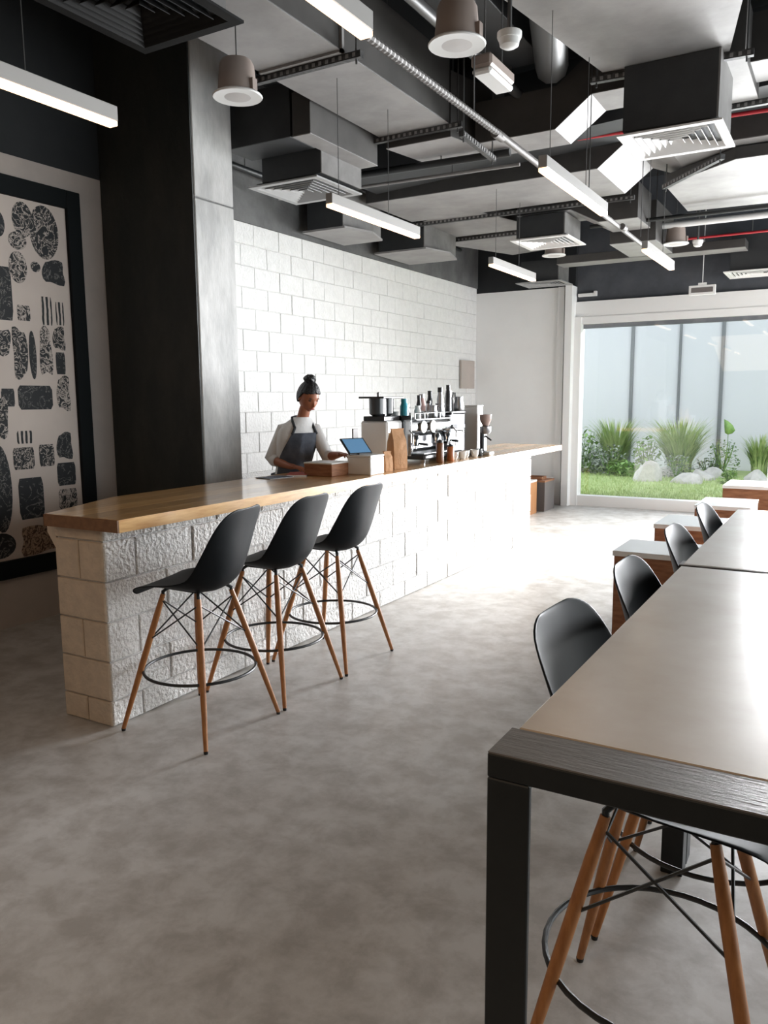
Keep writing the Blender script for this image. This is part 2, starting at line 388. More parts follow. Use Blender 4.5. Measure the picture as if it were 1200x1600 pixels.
# ================================================================== STOOLS
def shell_bm():
    # profile along the seat: (forward, up, half width, edge curl)
    P = [(.235,-.035,.165,.0),(.24,-.012,.195,.0),(.215,.004,.212,.006),(.15,.006,.222,.018),(.07,-.006,.23,.040),(-.01,-.022,.234,.065),
         (-.09,-.026,.234,.090),(-.155,-.008,.233,.11),(-.20,.045,.232,.105),(-.225,.11,.232,.095),(-.243,.18,.23,.075),(-.258,.25,.225,.055),
         (-.274,.315,.208,.036),(-.285,.352,.185,.024),(-.292,.376,.145,.014),(-.296,.386,.09,.008)]
    bm = bmesh.new(); n = 14; rows = []
    for i,(fx,z,w,c) in enumerate(P):
        a = P[max(i-1,0)]; b = P[min(i+1,len(P)-1)]
        t = Vector((b[0]-a[0],0,b[1]-a[1])).normalized(); nrm = Vector((t.z,0,-t.x))
        if nrm.z < 0 and i < 8: nrm = -nrm
        if i >= 8 and nrm.x < 0: nrm = -nrm
        row = []
        for k in range(n+1):
            s = -1+2*k/n
            p = Vector((fx,0,z)) + nrm*(c*abs(s)**2.6); p.y = s*w
            row.append(bm.verts.new(p))
        rows.append(row)
    for A,Bq in zip(rows,rows[1:]):
        for k in range(n): bm.faces.new([A[k],A[k+1],Bq[k+1],Bq[k]])
    return bm
def make_stool(label, group):
    t = thing('bar_stool', label, 'stool', (0,0,0), 0, group)
    s = ob('seat_shell', shell_bm(), M_shell, t, smooth=True); s.location = (0,0,.714)
    m = s.modifiers.new('thick','SOLIDIFY'); m.thickness = .007; m.offset = 0
    m = s.modifiers.new('sub','SUBSURF'); m.levels = 1; m.render_levels = 1
    feet = {}
    for sx in (1,-1):
        for sy in (1,-1):
            top = Vector((sx*.115,sy*.115,.672)); ft = Vector((sx*.268,sy*.268,.012))
            l = T('leg', [ft, ft.lerp(top,.5), ft.lerp(top,.85), top], [.0105,.016,.0155,.012], M_leg, t, 12)
            T('foot_cap', [(ft.x,ft.y,0),ft], [.0095,.0112], M_cap, l, 10)
            feet[(sx,sy)] = (ft,top)
    bm = bmesh.new()
    def at(k,u): return feet[k][0].lerp(feet[k][1],u)
    ks = [(1,1),(-1,1),(-1,-1),(1,-1)]
    for i in range(4):
        a,b = ks[i],ks[(i+1)%4]
        bm_tube(bm, [at(a,.96),at(b,.66)], .004, 6); bm_tube(bm, [at(b,.96),at(a,.66)], .004, 6)
    ob('cross_brace', bm, M_steel, t, smooth=True)
    bm = bmesh.new(); r = .272
    bm_tube(bm, [(r*math.cos(a),r*math.sin(a),.29) for a in [2*PI*k/40 for k in range(40)]], .0075, 8, close=True)
    for k in ks:
        p = at(k,.42); bm_tube(bm, [p, Vector((p.x*.93,p.y*.93,.29))], .006, 6)
    ob('foot_ring', bm, M_steel, t, smooth=True)
    bm = bmesh.new()
    for k in ks:
        p = feet[k][1]; bm_tube(bm, [p-Vector((0,0,.02)), p+Vector((0,0,.012)), Vector((p.x*.85,p.y*.85,.700))], .009, 8)
    bm_box(bm, (-.10,-.10,.694), (.10,-.082,.702)); bm_box(bm, (-.10,.082,.694), (.10,.10,.702))
    bm_box(bm, (-.10,-.10,.694), (-.082,.10,.702)); bm_box(bm, (.082,-.10,.694), (.10,.10,.702))
    ob('seat_bracket', bm, M_steel, t, smooth=True)
    return t
G1 = 'black shell stools along the bar counter'; G2 = 'black shell stools along the left of the long high table'
st0 = make_stool('black bar stool nearest the counter end, its seat front visible', G1)
st0.location = (-2.71,2.82,0); st0.rotation_euler[2] = PI
# legs stay square to the counter while the shells swivel a little
for ch in st0.children:
    if ch.name.startswith('seat_shell'): ch.rotation_euler[2] = .22
def stool(loc, rz, lab, grp, sw):
    d = dup(st0, loc, rz, lab, grp)
    for ch in d.children:
        if ch.name.startswith('seat_shell'): ch.rotation_euler[2] = sw
    return d
stool((-2.71,3.41,0), PI, 'middle one of the three black bar stools at the counter', G1, .08)
stool((-2.71,4.0,0), PI, 'black bar stool at the counter closest to the barista', G1, .05)
stool((-.30,1.80,0), 0, 'nearest black stool tucked under the long table, legs seen below its near end', G2, -.05)
stool((-.29,2.45,0), 0, 'second black stool along the long table, back in front of the walnut panel', G2, 0)
stool((-.29,3.2,0), 0, 'third black stool along the long table, counting from the near end', G2, 0)
stool((-.29,3.92,0), 0, 'farthest black stool along the long table, nearest the garden', G2, 0)

# ================================================================== LONG TABLES
def high_table(y0, y1, label, near):
    t = thing('high_table', label, 'table', (0,0,0), 0, 'long high tables placed end to end')
    x0,x1,zt = -.458,.46,1.05
    B('tabletop', (x0+.012,y0+(.108 if near else .012),1.022), (x1-.012,y1-.012,1.052), M_table, t, bev=.002)
    for (a,b) in (((x0,y0),(x0+.07,y0+(.012 if near else .07))),((x1-.07,y0),(x1,y0+(.012 if near else .07))),((x0,y1-.07),(x0+.07,y1)),((x1-.07,y1-.07),(x1,y1))):
        B('leg', (a[0],a[1],0), (b[0],b[1],1.008), M_tframe, t, bev=.002)
    B('end_rail', (x0,y0,1.009), (x1,y0+(.106 if near else .07),1.0485), M_tframe, t, bev=.002)
    B('rail_sheen_cap', (x0+.001,y0+.001,1.0487), (x1-.001,y0+(.105 if near else .069),1.0512), mat('sheen_steel_cap', (.115,.105,.098), .36, col2=(.16,.15,.14), nscale=5, detail=7, stretch=(1,8,1), bump=.1), t)  # lighter cap stands in for the reflection on the rail top
    B('end_rail', (x0+.07,y1-.07,1.0), (x1-.07,y1,1.02), M_tframe, t)
    B('side_rail', (x0,y0+.11,1.004), (x0+.03,y1,1.0215), M_tframe, t); B('side_rail', (x1-.03,y0+.11,1.004), (x1,y1,1.0215), M_tframe, t)
    return t
high_table(1.10,2.70,'long high table with black steel end frame in the right foreground', True)
high_table(2.715,4.22,'second high table beyond the joint, its pale top catching the window light', False)

# ================================================================== WOODEN BLOCK TABLES near the window
def block_table(x0, x1, y0, y1, h, label):
    t = thing('wooden_side_table', label, 'table', ((x0+x1)/2,(y0+y1)/2,0), 0, 'low walnut tables in a row toward the garden window')
    w,d = (x1-x0)/2,(y1-y0)/2
    B('table_top', (-w,-d,h-.03), (w,d,h), mat('glare_white_top', (.85,.85,.84), .25, coat=1), t, bev=.002)  # white colour stands in for window glare on the table tops
    B('front_panel', (-w+.012,-d+.012,0), (w-.012,-d+.04,h-.03), M_walnut, t)
    B('back_panel', (-w+.012,d-.04,0), (w-.012,d-.012,h-.03), M_walnut, t)
    B('side_panel', (-w+.0,-d+.045,0), (-w+.03,d-.045,h-.03), M_walnut, t)
    B('side_panel', (w-.03,-d+.045,0), (w,d-.045,h-.03), M_whitepl, t)
block_table(-1.12,-.40,4.5,4.93,.735,'nearest low walnut table, its tall dark panel beside the high table')
block_table(-1.12,-.70,5.6,6.11,.735,'second low walnut table, behind the third stool back')
block_table(-1.04,-.62,6.75,7.35,.735,'third low walnut table, behind the farthest stool back')
block_table(-1.04,-.10,8.4,9.0,.735,'low walnut table farthest back, against the garden window view')

# low boxes past the end of the counter
def low_box(x0,x1,y0,y1,h,m1,m2,label,cat='stool'):
    t = thing('box_seat', label, cat, ((x0+x1)/2,(y0+y1)/2,0)); w,d=(x1-x0)/2,(y1-y0)/2
    B('seat_board', (-w,-d,h-.025), (w,d,h), m2, t); B('side_panel', (-w,-d,0), (-w+.02,d,h-.025), m1, t); B('side_panel', (w-.02,-d,0), (w,d,h-.025), m1, t)
    B('front_panel', (-w+.02,-d+.005,0), (w-.02,-d+.022,h-.025), m1, t)
low_box(-4.1,-3.72,10.3,10.62,.47,M_pine,M_whitepl,'pine box seat with white top just past the counter end')
low_box(-4.0,-3.66,10.78,11.2,.44,M_grey,M_walnut,'dark grey box seat between the pine one and the window')
low_box(-4.1,-3.78,11.28,11.5,.42,M_steel,M_whitepl,'black box seat with pale edge against the far wall')
tb = thing('wooden_tray', 'small brown wooden tray on the grey box seat', 'tray', (-3.85,10.95,.44)); B('tray_base',(-.12,-.1,0),(.12,.1,.012),M_walnut,tb); B('tray_rim',(-.12,-.1,.012),(-.105,.1,.045),M_walnut,tb); B('tray_rim',(.105,-.1,.012),(.12,.1,.045),M_walnut,tb); B('tray_rim',(-.105,-.1,.012),(.105,-.085,.045),M_walnut,tb); B('tray_rim',(-.105,.085,.012),(.105,.1,.045),M_walnut,tb)

# ================================================================== GARDEN
gm = bpy.data.materials.new('frosted_glass_panel'); gm.use_nodes = True
_n = gm.node_tree.nodes; _l = gm.node_tree.links; _n.clear()
_o = _n.new('ShaderNodeOutputMaterial'); _t = _n.new('ShaderNodeBsdfTranslucent'); _d = _n.new('ShaderNodeBsdfDiffuse'); _x = _n.new('ShaderNodeMixShader')
_t.inputs[0].default_value = (.47,.485,.50,1); _d.inputs[0].default_value = (.70,.72,.79,1); _x.inputs[0].default_value = .5
_l.new(_t.outputs[0], _x.inputs[1]); _l.new(_d.outputs[0], _x.inputs[2]); _l.new(_x.outputs[0], _o.inputs[0])
struct(B('ground', (-14,YW+.25,-.1), (14,26,.10), M_grass), 'sunlit garden lawn').name = 'lawn'
YF = 17.6
scr = thing('garden_screen', 'pale blue frosted screen with grey posts behind the planting', 'fence', (0,YF,0))
xs = [-9.6,-7.4,-5.7,-4.09,-3.12,-2.30,-.2,1.7,3.6,5.5,7.4]
for i,x in enumerate(xs):
    w = .032 if x != -3.12 else .022
    B('post', (x-w,-.06,.1), (x+w,.06,3.7), M_post, scr)
for a,b in zip(xs,xs[1:]): B('frosted_panel', (a+.023,-.008,.1), (b-.023,.008,3.62), gm, scr)
B('top_rail', (-9.6,-.07,3.62), (7.4,.07,3.74), M_post, scr)
# ================================================================== CEILING SERVICES
def duct(label, pts, z0, z1, m=None, seams=True, group='galvanised duct runs under the ceiling'):
    bm = bmesh.new(); bm_prism(bm, pts, z0, z1)
    o = thing('ceiling_duct', label, 'duct', (pts[0][0],pts[0][1],0), 0, group)
    b_ = ob('duct_body', bm, m or M_ductside, o); b_.location = (-pts[0][0],-pts[0][1],0)  # dark sides stand for shade; only the bottom sheet keeps bare metal
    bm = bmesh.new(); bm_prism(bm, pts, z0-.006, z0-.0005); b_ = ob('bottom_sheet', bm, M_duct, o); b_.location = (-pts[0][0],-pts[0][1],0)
    return o
def duct_box(label, x0,x1,y0,y1,z0,z1,m=None, flange=None):
    o = thing('ceiling_duct', label, 'duct', (x0,y0,z0), 0, 'galvanised duct runs under the ceiling')
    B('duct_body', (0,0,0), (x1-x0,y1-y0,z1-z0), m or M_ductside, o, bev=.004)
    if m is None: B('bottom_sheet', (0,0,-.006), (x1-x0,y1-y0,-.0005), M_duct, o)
    for f in (flange or []):
        if f[0]=='y': 
            bm = bmesh.new(); bm_box(bm, (-.02,f[1]-y0-.012,-.02),(x1-x0+.02,f[1]-y0+.012,0)); bm_box(bm, (-.02,f[1]-y0-.012,-.02),(0,f[1]-y0+.012,z1-z0)); bm_box(bm, (x1-x0,f[1]-y0-.012,-.02),(x1-x0+.02,f[1]-y0+.012,z1-z0))
        else:
            bm = bmesh.new(); bm_box(bm, (f[1]-x0-.012,-.02,-.02),(f[1]-x0+.012,y1-y0+.02,0)); bm_box(bm, (f[1]-x0-.012,-.02,-.02),(f[1]-x0+.012,0,z1-z0)); bm_box(bm, (f[1]-x0-.012,y1-y0,-.02),(f[1]-x0+.012,y1-y0+.02,z1-z0))
        ob('flange', bm, M_duct, o)
    return o
def bent_duct(label, prof, y0, y1, h, m=None):
    # prof: (x, z bottom) points; a duct of height h following them, spanning y0..y1
    o = thing('ceiling_duct', label, 'duct', (prof[0][0],y0,prof[0][1]), 0, 'galvanised duct runs under the ceiling')
    X0,Z0 = prof[0]
    for (xa,za),(xb,zb) in zip(prof,prof[1:]):
        bm = bmesh.new(); vs=[]
        for (x,z) in ((xa,za),(xb,zb)):
            vs.append([bm.verts.new((x-X0,yy,z-Z0+hh)) for yy,hh in ((0,0),(y1-y0,0),(y1-y0,h),(0,h))])
        a,b = vs
        for k in range(4): bm.faces.new([a[k],a[(k+1)%4],b[(k+1)%4],b[k]])
        bm.faces.new(a[::-1]); bm.faces.new(b)
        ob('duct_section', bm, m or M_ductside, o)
        if m is None:
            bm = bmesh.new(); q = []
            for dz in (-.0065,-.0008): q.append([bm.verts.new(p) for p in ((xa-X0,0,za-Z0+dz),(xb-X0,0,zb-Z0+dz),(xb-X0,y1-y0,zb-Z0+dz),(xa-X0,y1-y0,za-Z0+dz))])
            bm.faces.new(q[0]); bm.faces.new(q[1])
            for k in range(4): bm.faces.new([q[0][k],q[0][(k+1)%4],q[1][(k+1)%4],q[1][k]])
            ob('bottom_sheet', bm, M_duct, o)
    return o
def strut(a, b, label, z=3.66, rods=True, s=.04):
    a = Vector((*a,z)); b = Vector((*b,z)); L = (b-a).length; ang = math.atan2(b.y-a.y,b.x-a.x)
    t = thing('hanger_rail', label, 'rail', a, ang, 'slotted hanger rails on threaded rods')
    B('slotted_channel', (0,-s/2,0), (L,s/2,.04), M_strut, t)
    bm = bmesh.new(); n = int(L/.05)
    for k in range(n):
        bm_box(bm, (.015+k*.05,-s/2-.004,.008), (.035+k*.05,-s/2,.03))
    tag(ob('slot_edge', bm, M_duct, t), kind='stuff')
    if rods:
        for u in (.04,L-.04): T('threaded_rod', [(u,0,-.03),(u,0,ZC-z)], .006, M_rod, t, 6)
    return t
# main duct run A toward the garden
duct_box('wide grey duct running above the bar stools toward the window', -3.43,-2.81,1.2,5.86,3.70,4.18, flange=[('y',4.33)])
strut((-3.62,4.40),(-2.70,4.40),'slotted rail under the wide duct nearest the pillar', 3.655)
strut((-3.62,5.86),(-2.70,5.86),'slotted rail under the far end of the wide duct', 3.655)
duct('short tapered duct continuing the wide one beyond its end rail', [(-3.40,5.9),(-2.82,5.9),(-2.75,6.2),(-2.6,6.45),(-3.3,6.45)], 3.62, 4.1)
# run B upper right
duct('broad grey duct at the upper right above the white grille', [(-1.78,4.3),(-1.57,5.62),(-.8,5.72),(-.62,4.9),(-.55,3.9),(-1.85,3.9)], 3.75, 4.25)
strut((-1.66,5.66),(-.66,5.74),'slotted rail under the broad upper right duct', 3.70)
duct('narrow grey duct behind the broad one at the upper right', [(-.90,5.78),(-.72,5.80),(-.72,6.66),(-.90,6.66)], 3.74, 4.1)
strut((-.98,6.70),(-.45,6.70),'short slotted rail right of the white grille box', 3.70)
strut((-2.0,3.95),(-1.2,3.95),'slotted rail beside the smoke detector', 3.70)
bent_duct('cranked grey duct stepping up over the conduit', [(-2.7,3.6),(-2.05,3.6),(-1.78,3.80),(-.4,3.80)], 6.10, 6.50, .30)
# big cross duct e with a step
bent_duct('large cross duct spanning the room with a step beside the lamp', [(-4.45,3.6),(-2.06,3.6),(-1.80,3.80),(-1.45,3.66),(-.2,3.66)], 7.30, 8.30, .50)
bent_duct('black duct added for the shaded front of the cross duct', [(-4.3,3.66),(-.2,3.86)], 6.72, 7.26, .55, M_ductdark)  # black body added where the cross duct front is only in shade
duct('wide grey duct right of the cross duct, reaching out of view', [(-1.62,8.0),(-.95,7.45),(.9,7.5),(.9,9.4),(-1.62,9.2)], 3.55, 3.64)
strut((-1.62,7.95),(-1.02,7.22),'slanted slotted rail left of the wide right hand duct', 3.50)
strut((-4.5,8.40),(-2.0,8.44),'long slotted rail behind the cross duct', 3.56)
duct('grey branch duct near the bar wall with clipped corner', [(-4.45,8.45),(-4.1,8.2),(-3.62,8.2),(-3.40,9.0),(-3.55,9.35),(-4.4,9.35)], 3.6, 3.95)
strut((-4.7,9.42),(-3.3,9.42),'slotted rail beyond the branch duct', 3.55)
duct('small grey duct in the far corner above the bar wall', [(-4.7,9.5),(-3.4,9.6),(-3.4,10.6),(-4.2,10.8)], 3.58, 3.9)
bent_duct('grey duct elbow over the far grille', [(-3.3,3.58),(-2.7,3.58),(-2.4,3.42),(-2.0,3.42)], 8.6, 9.2, .35)
duct_box('square grey duct end beside the lamp farthest right', -2.45,-1.95,9.25,10.2,3.30,3.72)
duct_box('thin grey duct crossing just below the bulkhead', -3.5,-1.2,10.6,10.9,3.36,3.46)
duct_box('black duct running toward the window on the right', -2.55,-2.1,2.2,6.0,4.05,4.5, M_ductdark)
duct_box('dark duct block over the left pillar', -4.28,-3.66,4.95,5.27,3.50,3.88, M_ductdark)
duct_box('short grey duct behind the dark block', -3.64,-3.48,4.95,5.9,3.50,3.80)
M_sheet = mat('lit_face_sheet', (.12,.115,.112), .55, col2=(.19,.185,.18), nscale=4)  # grey put only on faces turned to the light, the rest left black
def plenum(x0,x1,y0,y1,z0,z1,label):
    t = thing('plenum_box', label, 'duct', (x0,y0,z0), 0, 'black plenum boxes over the grilles')
    B('box_body', (0,0,0), (x1-x0-.012,y1-y0,z1-z0), M_ductdark, t)
    B('lit_side_sheet', (x1-x0-.012,0,0), (x1-x0,y1-y0,z1-z0), M_sheet, t)
    return t
plenum(-4.22,-3.64,5.32,5.9,3.335,3.62,'black plenum box over the grille nearest the bar wall')
plenum(-1.42,-.83,5.60,6.16,3.335,3.74,'black plenum box over the bright white grille')
plenum(-3.28,-2.74,8.54,9.10,3.335,3.55,'dark plenum box over the far middle grille')
plenum(-4.15,-3.60,11.0,11.45,3.22,3.5,'dark plenum box over the small far grille by the corner')
plenum(-1.4,-.8,10.95,11.5,3.14,3.6,'dark plenum box over the grille near the window bulkhead')
plenum(-3.10,-2.57,2.44,3.01,3.335,3.69,'dark plenum box over the grille at the upper left')
def wall_hood(x0,x1,y0,y1,zb,label):
    t = thing('wall_duct_hood', label, 'duct', (x0,y0,zb), 0, 'duct hoods hung over the bar wall')
    B('hood_body', (0,0,0), (x1-x0,y1-y0,.40), M_ductdark, t)
    B('lit_hood_side', (x1-x0,0,0), (x1-x0+.01,y1-y0,.40), M_sheet, t)
    bm = bmesh.new(); bm_prism(bm, [(-.05,-.02),(x1-x0+.04,-.02),(x1-x0+.14,(y1-y0)*.5),(x1-x0+.02,y1-y0+.02),(-.05,y1-y0+.02)], -.02, 0)
    ob('hood_plate', bm, M_duct, t)
wall_hood(-4.98,-4.55,7.0,7.75,3.33,'first duct hood over the bar wall, just behind the grille')
wall_hood(-4.98,-4.38,8.45,9.3,3.33,'second duct hood over the bar wall, below the lamp end')
def grille(x0,x1,y0,y1,z,m,label):
    t = thing('air_grille', label, 'grille', ((x0+x1)/2,(y0+y1)/2,z), 0, 'square four-way ceiling grilles')
    w,d = (x1-x0)/2,(y1-y0)/2; f = .05
    B('grille_frame', (-w,-d,0), (w,-d+f,.012), m, t); B('grille_frame', (-w,d-f,0), (w,d,.012), m, t)
    B('grille_frame', (-w,-d+f,0), (-w+f,d-f,.012), m, t); B('grille_frame', (w-f,-d+f,0), (w,d-f,.012), m, t)
    n = 6
    for k in range(n):
        u = 1-(k+.0)/n; a,b = (w-f)*u,(d-f)*u; g = (w-f)/n*.50
        bm = bmesh.new()
        lo = [bm.verts.new(p) for p in ((-a,-b,.002),(a,-b,.002),(a,b,.002),(-a,b,.002))]
        hi = [bm.verts.new(p) for p in ((-a+g,-b+g,.034),(a-g,-b+g,.034),(a-g,b-g,.034),(-a+g,b-g,.034))]
        for q in range(4): bm.faces.new([lo[q],lo[(q+1)%4],hi[(q+1)%4],hi[q]])
        o = ob('louver', bm, m, t); md = o.modifiers.new('t','SOLIDIFY'); md.thickness = .003
    B('grille_back', (-w+f,-d+f,.034), (w-f,d-f,.036), M_steel, t)
    return t
M_gwhite = mat('white_grille_paint', (.72,.71,.70), .5); M_ggrey = mat('grey_grille_paint', (.33,.33,.33), .5); M_gdark = mat('dark_grille_paint', (.007,.007,.007), .7, spec=.2)
grille(-3.13,-2.50,2.40,3.05,3.3,M_gdark,'dark square grille at the upper left beside the lamp')
grille(-4.34,-3.66,5.28,5.94,3.3,M_ggrey,'grey square grille above the bar wall behind the nearest pendant')
grille(-1.45,-.80,5.56,6.20,3.3,M_gwhite,'bright white square grille at the upper right')
grille(-3.34,-2.69,8.50,9.16,3.3,M_gwhite,'white square grille half way down the room')
grille(-4.21,-3.55,10.95,11.5,3.2,M_ggrey,'small grey grille in the far corner by the white wall')
grille(-1.47,-.80,10.9,11.55,3.12,M_gwhite,'white grille just in front of the slate bulkhead')
def speaker(x,y,label,z=3.3):
    t = thing('ceiling_speaker', label, 'speaker', (x,y,z), 0, 'round hanging ceiling speakers')
    Lz('speaker_can', [(.112,.012),(.108,.06),(.098,.17),(.085,.195),(.0,.2)], mat('speaker_can_paint',(.33,.27,.24),.5), t)
    Lz('rim', [(.112,.002),(.138,0),(.142,.006),(.136,.014),(.11,.016)], M_whitepl, t, seg=28)
    Lz('speaker_grille', [(.0,.0),(.112,.003),(.112,.008)], mat('speaker_mesh',(.55,.53,.52),.6), t, seg=28)
    B('clamp', (.1,-.02,.02), (.128,.02,.08), mat('speaker_can_paint',(.33,.27,.24),.5), t)
    T('hanger_wire', [(0,0,.2),(0,0,ZC-z)], .004, M_rod, t, 6)
speaker(-3.12,3.73,'round speaker hanging beside the pillar')
speaker(-1.77,3.77,'large round speaker at the top, nearest the viewer')
speaker(-1.82,9.68,'round speaker hanging in front of the far bulkhead')
speaker(-3.22,9.64,'small round speaker under the far white grille')
def smoke(x,y,z,label):
    t = thing('smoke_detector', label, 'detector', (x,y,z), 0, 'smoke detectors')
    Lz('detector_base', [(.056,.03),(.06,.04),(.06,.06),(0,.062)], M_whitepl, t)
    Lz('detector_head', [(0,-.012),(.03,-.01),(.046,.0),(.052,.03)], M_whitepl, t)
    T('drop_pipe', [(0,0,.06),(0,0,ZC-z)], .012, M_rod, t, 8)
smoke(-1.55,3.9,3.3,'white smoke detector next to the large speaker')
smoke(-1.62,9.9,3.3,'small white smoke detector beside the far speaker')
el_ = thing('emergency_light', 'white boxed emergency light hanging below the smoke detector', 'light', (-1.80,4.30,3.3), 0)
B('light_body', (-.06,-.17,.035), (.06,.17,.10), mat('speaker_can_paint',(.33,.27,.24),.5), el_, bev=.012)
B('diffuser', (-.055,-.165,0), (.055,.165,.035), M_whitepl, el_, bev=.012)
for sy in (-.12,.12): T('hanger_wire', [(0,sy,.1),(0,sy,ZC-3.3)], .004, M_rod, el_, 6)
def pendant(x, y0, y1, z, label, grp):
    t = thing('linear_pendant', label, 'lamp', (x,y0,z), 0, grp); L = y1-y0
    B('profile', (-.026,0,.022), (.026,L,.088), M_lampbody, t, bev=.003)
    B('diffuser', (-.0262,.004,0), (.0262,L-.004,.022), M_lampglow, t, bev=.003)
    for y in (.12,L-.46): T('suspension_wire', [(0,y,.088),(0,y,ZC-z)], .0025, M_rod, t, 5)
GA,GB = 'linear pendants in the row over the bar','linear pendants in the row over the room'
pendant(-3.04,1.55,2.75,2.86,'lit linear pendant at the far left, in front of the pillar',GA)
pendant(-3.06,4.55,5.80,2.86,'lit linear pendant over the middle of the bar',GA)
pendant(-3.08,7.35,8.56,2.86,'lit linear pendant over the coffee machine end of the bar',GA)
pendant(-1.56,1.35,2.58,2.86,'lit linear pendant cut by the top edge of the view',GB)
pendant(-1.58,4.50,5.80,2.86,'lit linear pendant alongside the conduit, mid ceiling',GB)
pendant(-1.64,7.35,8.58,2.86,'lit linear pendant farthest down the room',GB)
cdt = thing('flexible_conduit', 'long grey conduit running beside the right row of pendants', 'conduit', (-1.78,2.2,3.05), 0)
bm = bmesh.new(); pth=[]; rr=[]
for k in range(150): pth.append((0,-.3+k*.0165,0)); rr.append(.020 if k%2 else .016)
bm_tube(bm, pth, rr, 8); ob('corrugated_sleeve', bm, M_spiral, cdt, smooth=False)
T('rigid_pipe', [(0,2.16,0),(-.05,5.9,0)], .020, M_spiral, cdt, 10)
for y in (2.16,3.6,5.0): T('coupling', [(-.01,y-.05,0),(-.01,y+.05,0)], .027, M_spiral, cdt, 10)
for y in (.5,1.8,3.9,5.6): T('hanger_rod', [(0,y,.02),(0,y,ZC-3.05)], .004, M_rod, cdt, 6)
strut((-2.52,5.45),(-2.56,6.15),'short loose rail left of the conduit',3.45,True,.035)
def pipe(label, a, b, r, m, nm='ceiling_pipe'):
    a=Vector(a); b=Vector(b); t = thing(nm, label, 'pipe', a, 0, 'service pipes under the ceiling')
    T('pipe_run', [(0,0,0), b-a], r, m, t, 10)
    n = max(2,int((b-a).length/1.5))
    for k in range(n):
        p = (b-a)*((k+.5)/n); T('pipe_hanger', [p, p+Vector((0,0,ZC-a.z-p.z))], .005, M_rod, t, 6)
pipe('black pipe crossing behind the wide duct end',(-4.9,6.2,3.56),(-2.5,6.34,3.56),.03,M_steel)
pipe('grey pipe just below the black crossing pipe',(-4.9,6.42,3.52),(-2.5,6.56,3.52),.014,M_duct)
pipe('black pipe along the upper bar wall',(-5.0,5.1,3.72),(-5.0,10.8,3.72),.03,M_steel)
pipe('grey pipe along the upper bar wall',(-4.95,5.1,3.95),(-4.95,10.8,3.95),.022,M_rod)
pipe('red sprinkler pipe behind the white grille box',(-2.2,7.0,3.78),(-.6,7.1,3.78),.016,M_red)
pipe('red sprinkler pipe in front of the far bulkhead',(-2.6,10.3,3.46),(-.6,10.3,3.46),.014,M_red)
pipe('pale cable tube in front of the far bulkhead',(-2.2,9.6,3.5),(.2,9.6,3.5),.035,M_whitepl)
pipe('black pipe crossing above the far pendants',(-2.6,9.0,3.46),(.2,9.0,3.46),.022,M_steel)
pipe('steel pipe in the dark beside the large speaker',(-2.35,3.0,3.9),(-2.35,8.9,3.9),.035,M_rod)
pipe('round dark duct stub behind the smoke detector',(-1.75,5.0,4.0),(-2.05,6.0,4.0),.12,M_rod)
sg = thing('exit_sign', 'small white hanging sign with dark face in front of the bulkhead', 'sign', (-1.72,11.0,2.88), 0)
B('sign_box', (-.16,-.02,0), (.16,.02,.12), M_whitepl, sg, bev=.004); B('sign_face', (-.13,-.024,.03), (.13,-.0205,.09), M_grey, sg)
B('bracket', (-.05,-.015,.12), (.05,.015,.15), M_whitepl, sg); T('hanger_rod', [(0,0,.15),(0,0,ZC-2.88)], .006, M_whitepl, sg, 6)
fx = thing('wall_fitting', 'small white fitting on the bulkhead by the window corner', 'fitting', (-3.4,YW,3.05)); B('fitting_body',(-.13,-.06,0),(.13,0,.045),M_whitepl,fx,bev=.005); B('fitting_cap',(.10,-.065,.0),(.14,0,.07),M_whitepl,fx,bev=.005)
# unseen pendants added behind the viewer to warm the near side
for x in (-3.0,-1.0,1.4):
    for y in (-2.2,.1):
        pendant(x, y-1.0, y+.2, 2.86, {(-3.0,-2.2):'added warm pendant behind the viewer, left rear',(-3.0,.1):'added warm pendant behind the viewer, left front',(-1.0,-2.2):'added warm pendant behind the viewer, middle rear',(-1.0,.1):'added warm pendant behind the viewer, middle front',(1.4,-2.2):'added warm pendant behind the viewer, right rear',(1.4,.1):'added warm pendant behind the viewer, right front'}[(x,y)], 'added linear pendants behind the viewer')
area('rear_warm_fill', (-1.2,-1.0,2.8), (-1.6,1.2,0), 4.5, 1.5, 38, (1,.76,.54))  # added warm fill lamp behind the viewer, not a fixture

